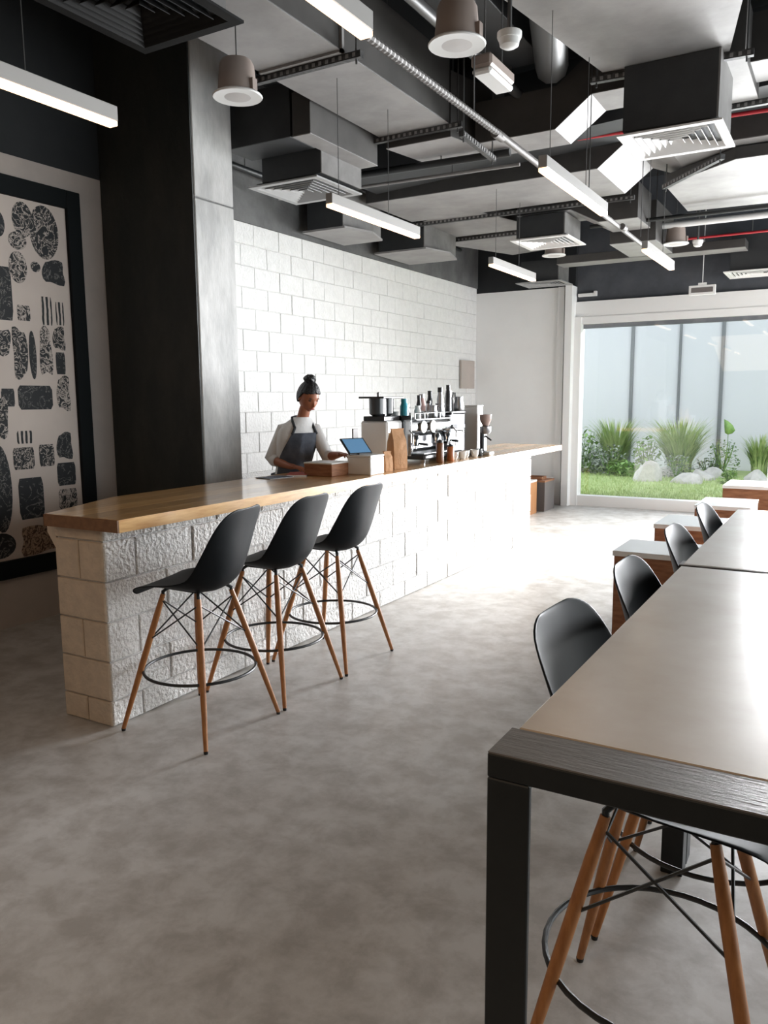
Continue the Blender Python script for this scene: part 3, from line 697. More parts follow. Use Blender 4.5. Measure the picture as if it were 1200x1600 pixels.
# ================================================================== FRAMED PRINT
pic = thing('framed_print', 'large black framed print of black and white drawings on the left wall', 'picture', (XL,3.15,1.75), 0)
def w2(p): return (p[0]-XL, p[1]-3.15, p[2]-1.75)
B('art_sheet', w2((XL+.01,2.18,.46)), w2((XL+.022,4.1,3.02)), M_paper, pic)
for nm,a,b in (('left',(XL,2.06,.36),(XL+.05,2.2,3.13)),('right',(XL,4.08,.36),(XL+.05,4.2,3.13)),('top',(XL,2.2,3.0),(XL+.05,4.08,3.13)),('bottom',(XL,2.2,.36),(XL+.05,4.08,.49))):
    B('frame_bar', w2(a), w2(b), M_frame, pic, bev=.004)
B('backing_board', w2((XL+.001,2.1,.4)), w2((XL+.01,4.18,3.1)), M_steel, pic)
def ink(name, paper, inkc, lo, hi, sc, wave=False):
    m = bpy.data.materials.new(name); m.use_nodes = True; N=m.node_tree.nodes; L=m.node_tree.links; b=N['Principled BSDF']; b.inputs['Roughness'].default_value=.7
    g=N.new('ShaderNodeNewGeometry')
    n=N.new('ShaderNodeTexNoise'); n.inputs['Scale'].default_value=sc; n.inputs['Detail'].default_value=3; n.inputs['Distortion'].default_value=2.5
    L.new(g.outputs['Position'], n.inputs['Vector']); src=n.outputs[0]
    if wave:
        wv=N.new('ShaderNodeTexWave'); wv.inputs['Scale'].default_value=9; wv.bands_direction='Y'; wv.inputs['Distortion'].default_value=2.5; wv.inputs['Detail'].default_value=3
        L.new(g.outputs['Position'], wv.inputs['Vector']); src=wv.outputs[0]
    r=N.new('ShaderNodeValToRGB'); e=r.color_ramp.elements; e[0].position=lo; e[1].position=hi; e[0].color=(*inkc,1); e[1].color=(*paper,1)
    if not wave:
        e3=r.color_ramp.elements.new(min(hi+(hi-lo)*.6,.99)); e3.color=(*inkc,1)
    L.new(src, r.inputs[0]); L.new(r.outputs[0], b.inputs['Base Color']); return m
PP=(.56,.485,.435); IK=(.012,.014,.016)
inks = {'d':ink('ink_dense',PP,IK,.44,.50,13),'k':ink('ink_dark',(.22,.20,.19),IK,.55,.585,11),'l':ink('ink_light',PP,IK,.38,.50,17),'s':ink('ink_stripes',PP,IK,.45,.6,10,True),'b':ink('ink_brown',(.45,.32,.23),(.06,.03,.018),.42,.6,20,False)}
MOT = [(3.89,2.80,.12,.187,'d','o'),(3.72,2.86,.082,.12,'d','o'),(3.67,2.71,.071,.061,'l','o'),(3.53,2.80,.049,.085,'k','o'),(3.66,2.53,.071,.109,'l','o'),(3.80,2.55,.04,.036,'d','o'),(3.95,2.53,.09,.082,'k','p'),
 (3.51,2.34,.088,.18,'k','r'),(3.68,2.22,.051,.053,'l','r'),(3.87,2.25,.043,.1,'s','r'),(3.98,2.24,.034,.083,'s','r'),(3.5,2.01,.059,.087,'d','p'),(3.63,1.94,.056,.168,'d','p'),(3.73,1.93,.029,.171,'k','o'),(3.84,1.96,.05,.165,'l','p'),(3.96,2.06,.05,.08,'d','p'),(3.96,1.88,.039,.08,'k','r'),
 (3.73,1.63,.14,.085,'k','r'),(3.51,1.63,.05,.062,'k','r'),(3.97,1.66,.055,.122,'l','p'),(3.45,1.50,.049,.14,'d','p'),(3.62,1.35,.062,.045,'s','r'),(3.6,1.20,.083,.078,'d','r'),(3.79,1.21,.062,.08,'d','r'),(3.95,1.27,.065,.095,'k','p'),(3.40,1.0,.089,.31,'k','o'),(3.64,.91,.10,.148,'k','r'),(3.95,1.06,.08,.085,'k','r'),(3.95,.87,.08,.077,'l','r'),(3.37,.60,.118,.09,'k','o'),(3.70,.60,.17,.10,'b','p'),(3.97,.64,.08,.10,'b','p'),
 (3.3,2.8,.12,.14,'d','o'),(3.25,2.45,.1,.14,'l','p'),(3.25,2.05,.13,.12,'k','r'),(3.2,1.7,.12,.12,'d','r'),(3.15,1.3,.13,.15,'s','r'),(3.1,.85,.14,.2,'d','p'),(2.95,2.75,.13,.17,'k','o'),(2.9,2.3,.14,.18,'d','p'),(2.85,1.85,.14,.14,'l','o'),(2.8,1.4,.12,.17,'k','r'),(2.75,.9,.15,.22,'d','o'),(2.55,2.7,.15,.2,'l','p'),(2.5,2.2,.13,.18,'d','r'),(2.45,1.7,.14,.16,'k','p'),(2.42,1.2,.14,.18,'d','o'),(2.42,.75,.14,.15,'b','p')]
for im,(y,z,a,b_,k,sh) in enumerate(MOT):
    n = 22; pts=[]
    for i in range(n):
        t = 2*PI*i/n; c_,s_ = math.cos(t),math.sin(t)
        q = 1.0 if sh=='o' else (1/max(abs(c_),abs(s_)) if sh=='r' else (.75/max(abs(c_),abs(s_))+.25)*(1+.13*math.sin(3*t+y*9)))
        pts.append((y+a*c_*q, z+b_*s_*q))
    pts = [(min(max(p[0],2.205),4.075), min(max(p[1],.495),2.995)) for p in pts]
    bm = bmesh.new()
    lo=[bm.verts.new(w2((XL+.0222,p[0],p[1]))) for p in pts]; hi=[bm.verts.new(w2((XL+.0235+im*.00008,p[0],p[1]))) for p in pts]
    bm.faces.new(hi)
    for i in range(n): bm.faces.new([lo[i],lo[(i+1)%n],hi[(i+1)%n],hi[i]])
    ob('printed_drawing', bm, inks[k], pic)

# ================================================================== THINGS ON THE WORKTOP
ZT = 1.0605
def at(x,y,z=ZT): return (x,y,z)
cb_ = thing('cash_box', 'white box printed with a small dark letter mark, under the tilted tablet', 'box', at(-3.03,4.93))
B('box_body', (-.10,-.095,0), (.10,.095,.125), M_whitepl, cb_, bev=.006)
B('box_lid', (-.102,-.097,.126), (.102,.097,.142), M_whitepl, cb_, bev=.004)
fc = bpy.data.curves.new('printed_letter','FONT'); fc.body='B'; fc.size=.062; fc.extrude=.0006; fc.align_x='CENTER'; fc.offset=.0012
fo = bpy.data.objects.new('printed_letter',fc); COL.objects.link(fo); bpy.context.view_layer.update()
fm = bpy.data.meshes.new_from_object(fo.evaluated_get(bpy.context.evaluated_depsgraph_get())); bpy.data.objects.remove(fo)
fm.materials.clear(); fm.materials.append(M_black); fo = bpy.data.objects.new('printed_letter',fm); COL.objects.link(fo); fo.parent = cb_
fo.rotation_euler = (PI/2,0,PI/2); fo.location = (.1006,.0,.045)
wbx = thing('wooden_drawer_box', 'low brown wooden box between the barista and the white box', 'box', at(-3.24,4.74))
B('box_side', (-.12,-.12,0), (.12,.10,.085), M_walnut, wbx, bev=.003); B('box_lid', (-.122,-.122,.086), (.122,.102,.096), M_whitepl, wbx, bev=.002)
tab = thing('tablet', 'black tablet with blue screen tilted on the white box', 'tablet', at(-3.05,4.90,1.204), math.radians(-22))
R_ = Matrix.Rotation(math.radians(-48),4,'Y')
def tb_box(nm,a,b,m,bev=0):
    bm = bmesh.new(); bm_box(bm,a,b,bev=bev); bmesh.ops.transform(bm, matrix=R_, verts=bm.verts); return ob(nm,bm,m,tab)
tb_box('tablet_case', (-.006,-.105,.0), (.006,.105,.165), M_black, .003)
tb_box('screen', (.0062,-.092,.012), (.0075,.092,.153), mat('lit_blue_screen',(.05,.12,.22),.3,emit=(.12,.26,.42),estr=.6))
B('stand_foot', (-.11,-.03,.0), (.02,.03,.008), M_black, tab)
cdp = thing('customer_display', 'thin dark upright card stand behind the tablet', 'display', at(-3.22,5.09)); B('display_panel',(-.006,-.035,.02),(.006,.035,.32),M_grey,cdp,bev=.002); B('display_base',(-.04,-.045,0),(.04,.045,.02),M_black,cdp,bev=.003)
rb = thing('red_notebook', 'red notebook lying by the barista\'s hand', 'book', at(-3.42,4.63),.5); B('page_block',(-.07,-.10,.0),(.07,.10,.010),M_whitepl,rb); B('cover',(-.073,-.103,.0102),(.073,.103,.013),mat('red_cover',(.42,.06,.035),.5),rb)
pb = thing('papers', 'loose white papers at the back of the worktop', 'paper', at(-3.47,4.42),-.2); B('sheet',(-.08,-.11,0),(.08,.11,.003),M_whitepl,pb); B('sheet',(-.06,-.12,.0032),(.09,.09,.005),mat('navy_paper',(.03,.04,.09),.6),pb)
def bag(x,y,w,d,h,label,rz=0,m=None):
    t = thing('kraft_bag', label, 'bag', at(x,y), rz, 'brown paper coffee bags')
    bm = bmesh.new(); rings=[]
    for k,(u,ww,dd) in enumerate(((0,.98,1),(.02,1,1),(.4,1.02,1.0),(.72,.98,.75),(.88,.92,.28),(1.0,.9,.07))):
        rings.append([bm.verts.new((sx*w/2*ww*(1 if abs(sy) else 1.0), sy*d/2*dd, h*u)) for sx,sy in ((-1,-1),(0,-1.06),(1,-1),(1.0,0),(1,1),(0,1.06),(-1,1),(-1,0))])
    for A,Bq in zip(rings,rings[1:]):
        for k in range(8): bm.faces.new([A[k],A[(k+1)%8],Bq[(k+1)%8],Bq[k]])
    bm.faces.new(rings[0][::-1]); bm.faces.new(rings[-1]); ob('bag_body', bm, m or M_kraft, t)
    B('folded_strip', (-w*.46,-.012,h*.985), (w*.46,.012,h*1.01), m or M_kraft, t); return t
bag(-3.03,5.40,.13,.09,.31,'tallest brown paper bag beside the coffee machine tray',1.2)
bag(-2.99,5.17,.075,.055,.15,'smallest brown paper bag, next to the white box',1.3)
bag(-3.12,5.52,.11,.08,.27,'golden brown bag with dark label just behind the tallest one',.9,mat('gold_bag',(.52,.30,.08),.5,col2=(.25,.17,.08),nscale=20))
# batch brewer / tall grinder
bw = thing('coffee_brewer', 'tall white brewer with two dark hoppers on top', 'brewer', at(-3.38,5.76))
B('brewer_body', (-.13,-.13,0), (.13,.13,.36), M_whitepl, bw, bev=.015)
B('front_recess', (.128,-.08,.06), (.133,.08,.24), M_brushed, bw); T('spout', [(.13,0,.27),(.18,0,.27),(.19,0,.23)], .014, M_chrome, bw)
B('collar', (-.10,-.13,.36), (.10,.13,.40), M_black, bw, bev=.005)
for sy in (-.07,.07):
    Lz('hopper', [(.04,.40),(.066,.42),(.068,.545),(.0,.546)], mat('smoked_hopper',(.05,.055,.06),.2), bw, c=(0,sy,0))
B('hopper_divider', (-.04,-.012,.40), (.04,.012,.55), M_black, bw); B('top_tray', (-.12,-.17,.545), (.12,.17,.56), M_black, bw, bev=.004); Lz('knob',[(.012,.56),(.014,.59),(0,.6)],M_brushed,bw,c=(0,-.05,0))
# espresso machine
em = thing('espresso_machine', 'wide chrome espresso machine with dark drip tray', 'coffee machine', at(-3.30,6.42))
L2 = .50
B('base_tray', (-.22,-L2,.03), (.24,L2*.55,.075), M_black, em, bev=.012)
B('drip_grid', (.02,-L2+.04,.076), (.22,L2*.5,.082), M_brushed, em)
for sx in (-.18,.2):
    for sy in (-L2+.05,L2*.5): Lz('foot', [(.02,0),(.024,.03)], M_chrome, em, c=(sx,sy,0), seg=12)
bm = bmesh.new(); bm_box(bm, (-.22,-L2,.075), (-.02,L2*.55,.36), bev=.03); ob('machine_body', bm, M_brushed, em, smooth=True)
bm = bmesh.new(); bm_tube(bm, [(.03,-L2+.02,.30),(.03,L2*.55,.30)], .085, 24); ob('boiler_cover', bm, M_chrome, em, smooth=True)
Lz('pressure_gauge', [(.0,0),(.05,.0),(.055,.015),(.05,.02),(0,.018)], M_whitepl, em, M=Matrix.Translation((.115,-.30,.30))@Matrix.Rotation(PI/2,4,'Y'))
Lz('pressure_gauge', [(.0,0),(.05,.0),(.055,.015),(.05,.02),(0,.018)], M_whitepl, em, M=Matrix.Translation((.115,-.12,.30))@Matrix.Rotation(PI/2,4,'Y'))
for k,sy in enumerate((-.42,-.02,.20)):
    gh = Lz('group_head', [(.03,.14),(.045,.15),(.045,.20),(.03,.24)], M_chrome, em, c=(.11,sy,0)); T('portafilter_handle', [(.13,sy,.165),(.24,sy-.02,.155)], [.009,.013], M_black, gh)
    T('spout', [(.115,sy,.145),(.115,sy,.115)], .007, M_chrome, gh)
for sy in (-.55,.30): T('steam_wand', [(.12,sy,.28),(.16,sy,.24),(.15,sy,.10)], .006, M_chrome, em)
bm = bmesh.new()
for y in (-L2+.02,-.3,0,L2*.5): bm_tube(bm, [(.14,y,.37),(.14,y,.42)], .004, 6)
bm_tube(bm, [(.14,-L2+.02,.42),(.14,L2*.5,.42)], .005, 8); ob('cup_rail', bm, M_chrome, em, smooth=True)
B('cup_shelf', (-.20,-L2+.01,.361), (.16,L2*.54,.371), M_brushed, em, bev=.003)
B('side_panel', (-.22,-L2-.012,.06), (.12,-L2-.002,.40), M_chrome, em, bev=.004)
ZS = ZT+.3715
# things stored on top of the machine
M_teal = mat('teal_enamel', (.02,.26,.34), .35); M_ceram = mat('ceramic', (.72,.71,.69), .25); M_pink = mat('pink_label', (.55,.34,.31), .5)
def pitcher(x,y,z,label,s=1):
    if abs(z-ZS)<1e-6: y = 5.97+(y-5.80)*.855
    t = thing('milk_pitcher', label, 'pitcher', (x,y,z), random.uniform(-1,1), 'milk pitchers on the machine')
    Lz('pitcher_body', [(.036*s,0),(.040*s,.01*s),(.042*s,.04*s),(.032*s,.085*s),(.036*s,.11*s),(.033*s,.11*s),(.029*s,.085*s),(.038*s,.04*s),(0,.012*s)], M_brushed, t)
    T('handle', [(0,.034*s,.10*s),(0,.065*s,.09*s),(0,.06*s,.04*s),(0,.040*s,.025*s)], .004, M_black, t, 6)
def cup(x,y,z,m,label,s=1,n=1,grp='cups on the machine'):
    if abs(z-ZS)<1e-6: y = 5.97+(y-5.80)*.855
    t = thing('cup', label, 'cup', (x,y,z), random.uniform(0,6), grp)
    Lz('cup_body', [(.022*s,0),(.030*s,.02*s),(.036*s,.06*s),(.033*s,.06*s),(.027*s,.02*s),(0,.008)], m, t)
    T('handle', [(.033*s,0,.05*s),(.055*s,0,.04*s),(.030*s,0,.018*s)], .0035, m, t, 6)
def bottle(x,y,z,m,mc,label,h=.2,r=.025,grp='bottles and canisters on the machine'):
    if abs(z-ZS)<1e-6: y = 5.97+(y-5.80)*.855
    t = thing('bottle', label, 'bottle', (x,y,z), 0, grp)
    Lz('bottle_body', [(r,0),(r,.62*h),(r*.78,.74*h),(r*.7,.84*h)], m, t, seg=16); Lz('cap', [(r*.8,.84*h),(r*.75,h),(0,h)], mc, t, seg=12)
cup(-3.40,5.86,ZS,M_ceram,'white cup at the left end of the machine top')
bottle(-3.28,5.80,ZS,M_teal,M_teal,'teal canister on the left of the machine top',.17,.036)
pitcher(-3.35,5.98,ZS,'steel pitcher just right of the teal canister',1.1)
bottle(-3.25,6.02,ZS,M_ceram,M_ceram,'pale squat jar beside the teal canister',.11,.03)
cup(-3.22,6.12,ZS,M_chrome,'small chrome cup in front of the pink labelled bottle')
bottle(-3.30,6.16,ZS,M_black,M_black,'slim black bottle left of the pink labelled one',.20,.022)
bottle(-3.32,6.27,ZS,M_pink,M_brushed,'bottle with pink label in the middle of the machine top',.21,.034)
pitcher(-3.22,6.30,ZS,'steel pitcher in front of the pink labelled bottle',1.0)
bottle(-3.30,6.38,ZS,M_brushed,M_black,'steel shaker with black lid right of the pink labelled bottle',.15,.028)
pitcher(-3.22,6.46,ZS,'steel pitcher at the right half of the machine top',1.15)
bottle(-3.34,6.50,ZS,M_black,M_black,'tall black bottle near the right end of the machine top',.24,.026)
bottle(-3.26,6.56,ZS,M_brushed,M_black,'steel bottle with black cap at the right end of the machine top',.27,.03)
cup(-3.40,6.44,ZS,M_ceram,'white cup at the back right of the machine top')
# second, taller unit to the right with tools on top
tu = thing('hot_water_tower', 'tall grey and black appliance right of the chrome machine', 'appliance', at(-3.30,6.88))
B('tower_body', (-.13,-.16,.02), (.10,.16,.40), M_brushed, tu, bev=.01); B('tower_front', (.101,-.14,.26), (.112,.14,.30), M_black, tu, bev=.003); B('tower_top', (-.135,-.165,.401), (.11,.165,.425), M_steel, tu, bev=.004)
B('tower_base', (-.13,-.16,0), (.18,.16,.02), M_black, tu); T('water_spout', [(.10,0,.24),(.15,0,.24),(.155,0,.2)], .008, M_chrome, tu)
ZV = ZT+.4255
bottle(-3.26,6.79,ZV,M_black,M_black,'tallest black bottle on the grey appliance',.24,.026); bottle(-3.30,6.88,ZV,M_brushed,M_brushed,'steel canister in the middle of the grey appliance',.19,.04)
pitcher(-3.22,6.94,ZV,'steel pitcher on the grey appliance',1.2)
ket = thing('gooseneck_kettle', 'kettle with black arched handle on the grey appliance', 'kettle', (-3.33,7.0,ZV)); Lz('kettle_body',[(.04,0),(.045,.01),(.035,.10),(.02,.12),(0,.125)],M_ceram,ket); T('handle',[(0,.03,.10),(0,.05,.17),(0,.09,.17),(0,.095,.05)],.008,M_black,ket,8)
wp = thing('paper_cup_tower', 'tall white cup dispenser at the right of the machines', 'dispenser', at(-3.18,7.20)); B('dispenser_body',(-.07,-.07,.0),(.07,.07,.46),M_whitepl,wp,bev=.008); B('dispenser_cap',(-.072,-.072,.461),(.072,.072,.475),M_whitepl,wp,bev=.004)
def tamper(x,y,label,h,m):
    t = thing('wooden_canister', label, 'canister', at(x,y), 0, 'brown wooden canisters in front of the machines')
    Lz('canister_body', [(.030,0),(.033,.01),(.033,h*.8),(.028,h*.86)], m, t, seg=16); Lz('lid', [(.03,h*.86),(.03,h*.95),(.012,h*.97),(.012,h),(0,h)], M_black, t, seg=16)
tamper(-2.98,6.05,'taller brown canister right of the dark drip tray',.20,mat('brown_glass',(.16,.06,.02),.3)); tamper(-2.98,6.26,'orange brown canister beside the taller one',.15,mat('amber_glass',(.40,.13,.04),.3))
for k,(x,y,lab) in enumerate(((-3.02,6.42,'leftmost white cup in the row right of the brown canisters'),(-3.0,6.55,'second white cup right of the brown canisters'),(-3.03,6.68,'third white cup right of the brown canisters'),(-2.99,6.80,'white cup standing just left of the black jug'))): cup(x,y,ZT,M_ceram,lab,1.15,1,'white cups on the worktop')
jg = thing('black_jug', 'small black jug near the hand grinder', 'jug', at(-3.0,6.92)); Lz('jug_body',[(.03,0),(.04,.02),(.032,.07),(.03,.07),(0,.01)],M_black,jg); T('handle',[(.03,0,.06),(.06,0,.05),(.036,0,.02)],.004,M_black,jg,6)
gr = thing('coffee_grinder', 'small dark grinder with brown hopper at the far end of the machines', 'grinder', at(-3.02,7.12))
B('grinder_base', (-.07,-.06,0), (.07,.06,.03), M_whitepl, gr, bev=.006); B('grinder_body', (-.045,-.04,.03), (.0,.04,.25), M_black, gr, bev=.01)
Lz('burr_housing', [(.04,.20),(.055,.22),(.055,.27),(.03,.28)], M_brushed, gr); Lz('hopper', [(.03,.28),(.055,.33),(.06,.385),(.0,.39)], mat('brown_hopper',(.38,.28,.25),.25), gr); T('portafilter_fork', [(.0,.0,.18),(.06,0,.14)], .008, M_black, gr)

# ================================================================== BARISTA
FWD = Vector((.92,-.39,0)).normalized(); LFT = Vector((.39,.92,0)).normalized(); UP = Vector((0,0,1))
PB = Vector((-3.80,5.06,0))
per = thing('person', 'barista with black hair bun, white shirt and slate apron, looking down', 'person', PB)
def loc(p): return Vector(p)-PB
bm = bmesh.new(); lay = bm.verts.layers.skin.verify()
def sv(p, r, r2=None, root=False):
    v = bm.verts.new(loc(p)); v[lay].radius = (r, r2 or r); v[lay].use_root = root; return v
def chain(vs):
    for a,b in zip(vs,vs[1:]): bm.edges.new((a,b))
pel = sv((-3.80,5.06,.92),.115,.125,True); wai = sv((-3.79,5.06,1.08),.095); che = sv((-3.75,5.07,1.28),.105); nb = sv((-3.71,5.09,1.43),.052); nk = sv((-3.668,5.09,1.575),.046)
chain([pel,wai,che,nb,nk])
RS,RE,RW = (-3.825,5.005,1.375),(-3.92,4.95,1.14),(-3.69,4.88,1.095); LS,LE,LW = (-3.66,5.18,1.37),(-3.55,5.20,1.15),(-3.34,5.05,1.185)
rs=sv(RS,.048); re_=sv(RE,.040); rf=sv((Vector(RE)*.45+Vector(RW)*.55),.036); rw=sv(RW,.025); chain([che,rs,re_,rf,rw])
ls=sv(LS,.048); le=sv(LE,.040); lf=sv((Vector(LE)*.45+Vector(LW)*.55),.034); lw=sv(LW,.025); chain([che,ls,le,lf,lw])
for s in (1,-1):
    h = PB+LFT*s*.09; k = h+FWD*.02
    chain([pel, sv((h.x,h.y,.82),.085), sv((k.x,k.y,.47),.055), sv((h.x,h.y,.28),.048), sv((h.x,h.y,.08),.035), sv((h.x+FWD.x*.14,h.y+FWD.y*.14,.035),.032)])
def hand(wr, d, side, up):
    w = Vector(wr._pos) if hasattr(wr,'_pos') else wr.co+PB
    d = Vector(d).normalized(); n = Vector(up).normalized(); s = d.cross(n).normalized()*side
    palm = sv(w+d*.045, .030,.016); bm.edges.new((wr,palm))
    for i,(o,L_) in enumerate(((-.027,.070),(-.009,.080),(.010,.076),(.027,.060))):
        b = w+d*.080+s*o; a1 = b+d*L_*.45-n*.004; a2 = b+d*L_*.8-n*.016; a3 = b+d*L_*.95-n*.028
        chain([palm, sv(b,.0095), sv(a1,.0085), sv(a2,.0078), sv(a3,.0065)])
    t0 = w+d*.025-s*.028; chain([palm, sv(t0,.011), sv(t0+d*.03-s*.015-n*.008,.0095), sv(t0+d*.055-s*.016-n*.016,.008)])
hand(rw, (.88,-.02,-.05), 1, (0,0,1)); hand(lw, (.86,-.45,.06), -1, (.1,.1,1))
me = bpy.data.meshes.new('body_skeleton'); bm.to_mesh(me); bm.free()
tmp = bpy.data.objects.new('body_skeleton', me); COL.objects.link(tmp)
md = tmp.modifiers.new('skin','SKIN'); md.use_smooth_shade = True
md2 = tmp.modifiers.new('sub','SUBSURF'); md2.levels = 2; md2.render_levels = 2
bpy.context.view_layer.update(); dg = bpy.context.evaluated_depsgraph_get()
bme = bpy.data.meshes.new_from_object(tmp.evaluated_get(dg))
bpy.data.objects.remove(tmp)
# head, joined into the same body mesh
HC = Vector((-3.645,5.09,1.625)); pitch = math.radians(28)
hf = (FWD*math.cos(pitch)-UP*math.sin(pitch)); hu = (UP*math.cos(pitch)+FWD*math.sin(pitch)); HM = Matrix((( hf.x,LFT.x,hu.x,0),(hf.y,LFT.y,hu.y,0),(hf.z,LFT.z,hu.z,0),(0,0,0,1)))
HT = Matrix.Translation(HC-PB) @ HM
def head_shape(v, grow=0):
    x,y,z = v
    p = Vector((x*.094, y*.074, z*.115))
    if z < 0: p.y *= 1-.30*z*z; p.x += .012*max(x,0)*(-z)
    if x > .3 and abs(y) < .95:
        p.x -= .006*math.exp(-((abs(y)-.42)**2)/.03-((z-.05)**2)/.02)       # eye sockets
        p.x += .020*math.exp(-(y**2)/.012-((z+.22)**2)/.035)                 # nose
        p.x += .007*math.exp(-(y**2)/.05-((z+.52)**2)/.006)                  # lips
        p.x += .009*math.exp(-(y**2)/.06-((z+.85)**2)/.02)                   # chin
        p.x += .004*math.exp(-((abs(y)-.35)**2)/.06-((z-.22)**2)/.006)       # brow
    return p
bm = bmesh.new(); bmesh.ops.create_icosphere(bm, subdivisions=5, radius=1)
for v in bm.verts: v.co = HT @ head_shape(v.co)
for s in (1,-1):
    g = bmesh.ops.create_icosphere(bm, subdivisions=2, radius=1)
    for v in g['verts']: v.co = HT @ Vector((v.co.x*.016-.004, s*(.074+.006*abs(v.co.y)*1.0)+v.co.y*.006, v.co.z*.028-.008))
bm.from_mesh(bme); me = bpy.data.meshes.new('body'); bm.to_mesh(me); bm.free()
me.materials.append(M_skin)
for p in me.polygons: p.use_smooth = True
bo = bpy.data.objects.new('body', me); COL.objects.link(bo); bo.parent = per
def face_bit(nm, c, r, m):
    bm = bmesh.new(); g = bmesh.ops.create_icosphere(bm, subdivisions=2, radius=1)
    for v in bm.verts: v.co = HT @ Vector((c[0]+v.co.x*r[0], c[1]+v.co.y*r[1], c[2]+v.co.z*r[2]))
    return ob(nm, bm, m, per, smooth=True)
for s in (1,-1):
    face_bit('eye', (.079,s*.030,.004), (.010,.013,.0045), M_hair)
    face_bit('eyebrow', (.086,s*.031,.024), (.006,.017,.003), M_hair)
face_bit('lips', (.097,0,-.060), (.005,.021,.0065), mat('lip_colour',(.30,.06,.045),.4))
# hair cap and bun
bm = bmesh.new(); bmesh.ops.create_icosphere(bm, subdivisions=5, radius=1)
dl = [v for v in bm.verts if not (v.co.z > .56-.25*abs(v.co.y) or v.co.x < .12 + .55*min(v.co.z,.6) - .0) or (v.co.z < -.45)]
bmesh.ops.delete(bm, geom=dl, context='VERTS')
for v in bm.verts:
    p = head_shape(v.co); n = Vector((v.co.x,v.co.y,v.co.z)); v.co = HT @ (p + n*(.013+.0012*math.sin(18*math.atan2(v.co.y,v.co.x+.2))))
ho = ob('hair', bm, M_hair, per, smooth=True); sm = ho.modifiers.new('t','SOLIDIFY'); sm.thickness=.012; sm.offset=-1
bm = bmesh.new(); bmesh.ops.create_icosphere(bm, subdivisions=4, radius=1)
for v in bm.verts:
    v.co = (HT @ Vector((-.040,0,.128))) + Vector((v.co.x*.047,v.co.y*.047,v.co.z*.036))*(1+.09*math.sin(5*math.atan2(v.co.y,v.co.x)+6*v.co.z))
ob('hair_bun', bm, M_hair, per, smooth=True)
# shirt: lofted torso with sleeves to the elbow
def loft(name, secs, m, parent, cap=True, seg=28):
    bm = bmesh.new(); R=[]
    for (c,a,b,zz) in secs:   # centre xy, half width along LFT, half depth along FWD
        R.append([bm.verts.new(loc(Vector((c[0],c[1],zz))+LFT*a*math.cos(t)+FWD*b*math.sin(t))) for t in [2*PI*k/seg for k in range(seg)]])
    for A,Bq in zip(R,R[1:]):
        for k in range(seg): bm.faces.new([A[k],A[(k+1)%seg],Bq[(k+1)%seg],Bq[k]])
    if cap: bm.faces.new(R[0][::-1]); bm.faces.new(R[-1])
    return bm
SEC = [((-3.80,5.06),.165,.130,.86),((-3.80,5.06),.150,.118,.98),((-3.79,5.06),.135,.108,1.08),((-3.775,5.065),.150,.115,1.18),((-3.755,5.07),.168,.122,1.27),((-3.745,5.08),.170,.110,1.35),((-3.735,5.085),.145,.093,1.405),((-3.725,5.09),.098,.076,1.44),((-3.715,5.09),.068,.068,1.465)]
bm = loft('shirt', SEC, M_shirt, per)
for S_,E_,W_ in ((RS,RE,RW),(LS,LE,LW)):
    S_,E_,W_ = Vector(S_),Vector(E_),Vector(W_)
    cc = Vector((-3.745,5.08,1.375)); st_ = S_.lerp(cc,.25)
    bm_tube(bm, [loc(st_),loc(S_+Vector((0,0,.0))),loc(S_.lerp(E_,.5)),loc(E_+(E_-W_).normalized()*.0),loc(E_.lerp(W_,.18)),loc(E_.lerp(W_,.36))], [.050,.056,.052,.049,.047,.043], 18)
so = ob('shirt', bm, M_shirt, per, smooth=True)
bm = loft('trousers', [((-3.80,5.06),.168,.128,.97),((-3.80,5.06),.17,.132,.85),((-3.80,5.06),.165,.125,.74)], M_trous, per)
for s in (1,-1):
    h = PB+LFT*s*.09
    bm_tube(bm, [loc((h.x,h.y,.86)),loc((h.x+FWD.x*.02,h.y+FWD.y*.02,.47)),loc((h.x,h.y,.08))], [.095,.075,.06], 16)
ob('trousers', bm, M_trous, per, smooth=True)
for s in (1,-1):
    h = PB+LFT*s*.09; bm = bmesh.new(); bmesh.ops.create_icosphere(bm, subdivisions=3, radius=1)
    for v in bm.verts: v.co = loc(h+FWD*(.06+v.co.x*.14)+LFT*v.co.y*.048+UP*(.045+max(v.co.z,-.95)*.046))
    ob('shoe', bm, M_black, per, smooth=True)
# apron
def torso_at(z):
    for (c0,a0,b0,z0),(c1,a1,b1,z1) in zip(SEC,SEC[1:]):
        if z0 <= z <= z1:
            u=(z-z0)/(z1-z0); return (c0[0]+(c1[0]-c0[0])*u,c0[1]+(c1[1]-c0[1])*u),a0+(a1-a0)*u,b0+(b1-b0)*u
    return SEC[0][0],SEC[0][1],SEC[0][2]
bm = bmesh.new(); rows=[]; NZ=22; NT=26
for i in range(NZ+1):
    z = .60+(1.345-.60)*i/NZ; c,a,b = torso_at(z)
    if z < .86: a += (.86-z)*.12; b += (.86-z)*.14
    sp = 1.35 if z < 1.12 else 1.35-(z-1.12)/(1.345-1.12)*.72
    rows.append([bm.verts.new(loc(Vector((c[0],c[1],z))+LFT*(a+.016)*math.sin(t)+FWD*(b+.016+.004*math.sin(9*t+z*3))*math.cos(t))) for t in [sp*(-1+2*k/NT) for k in range(NT+1)]])
for A,Bq in zip(rows,rows[1:]):
    for k in range(NT): bm.faces.new([A[k],A[k+1],Bq[k+1],Bq[k]])
TL,TR = rows[-1][0].co.copy(), rows[-1][-1].co.copy()
ao = ob('apron', bm, M_apron, per, smooth=True); md = ao.modifiers.new('t','SOLIDIFY'); md.thickness=.004
c,a,b = torso_at(1.0)
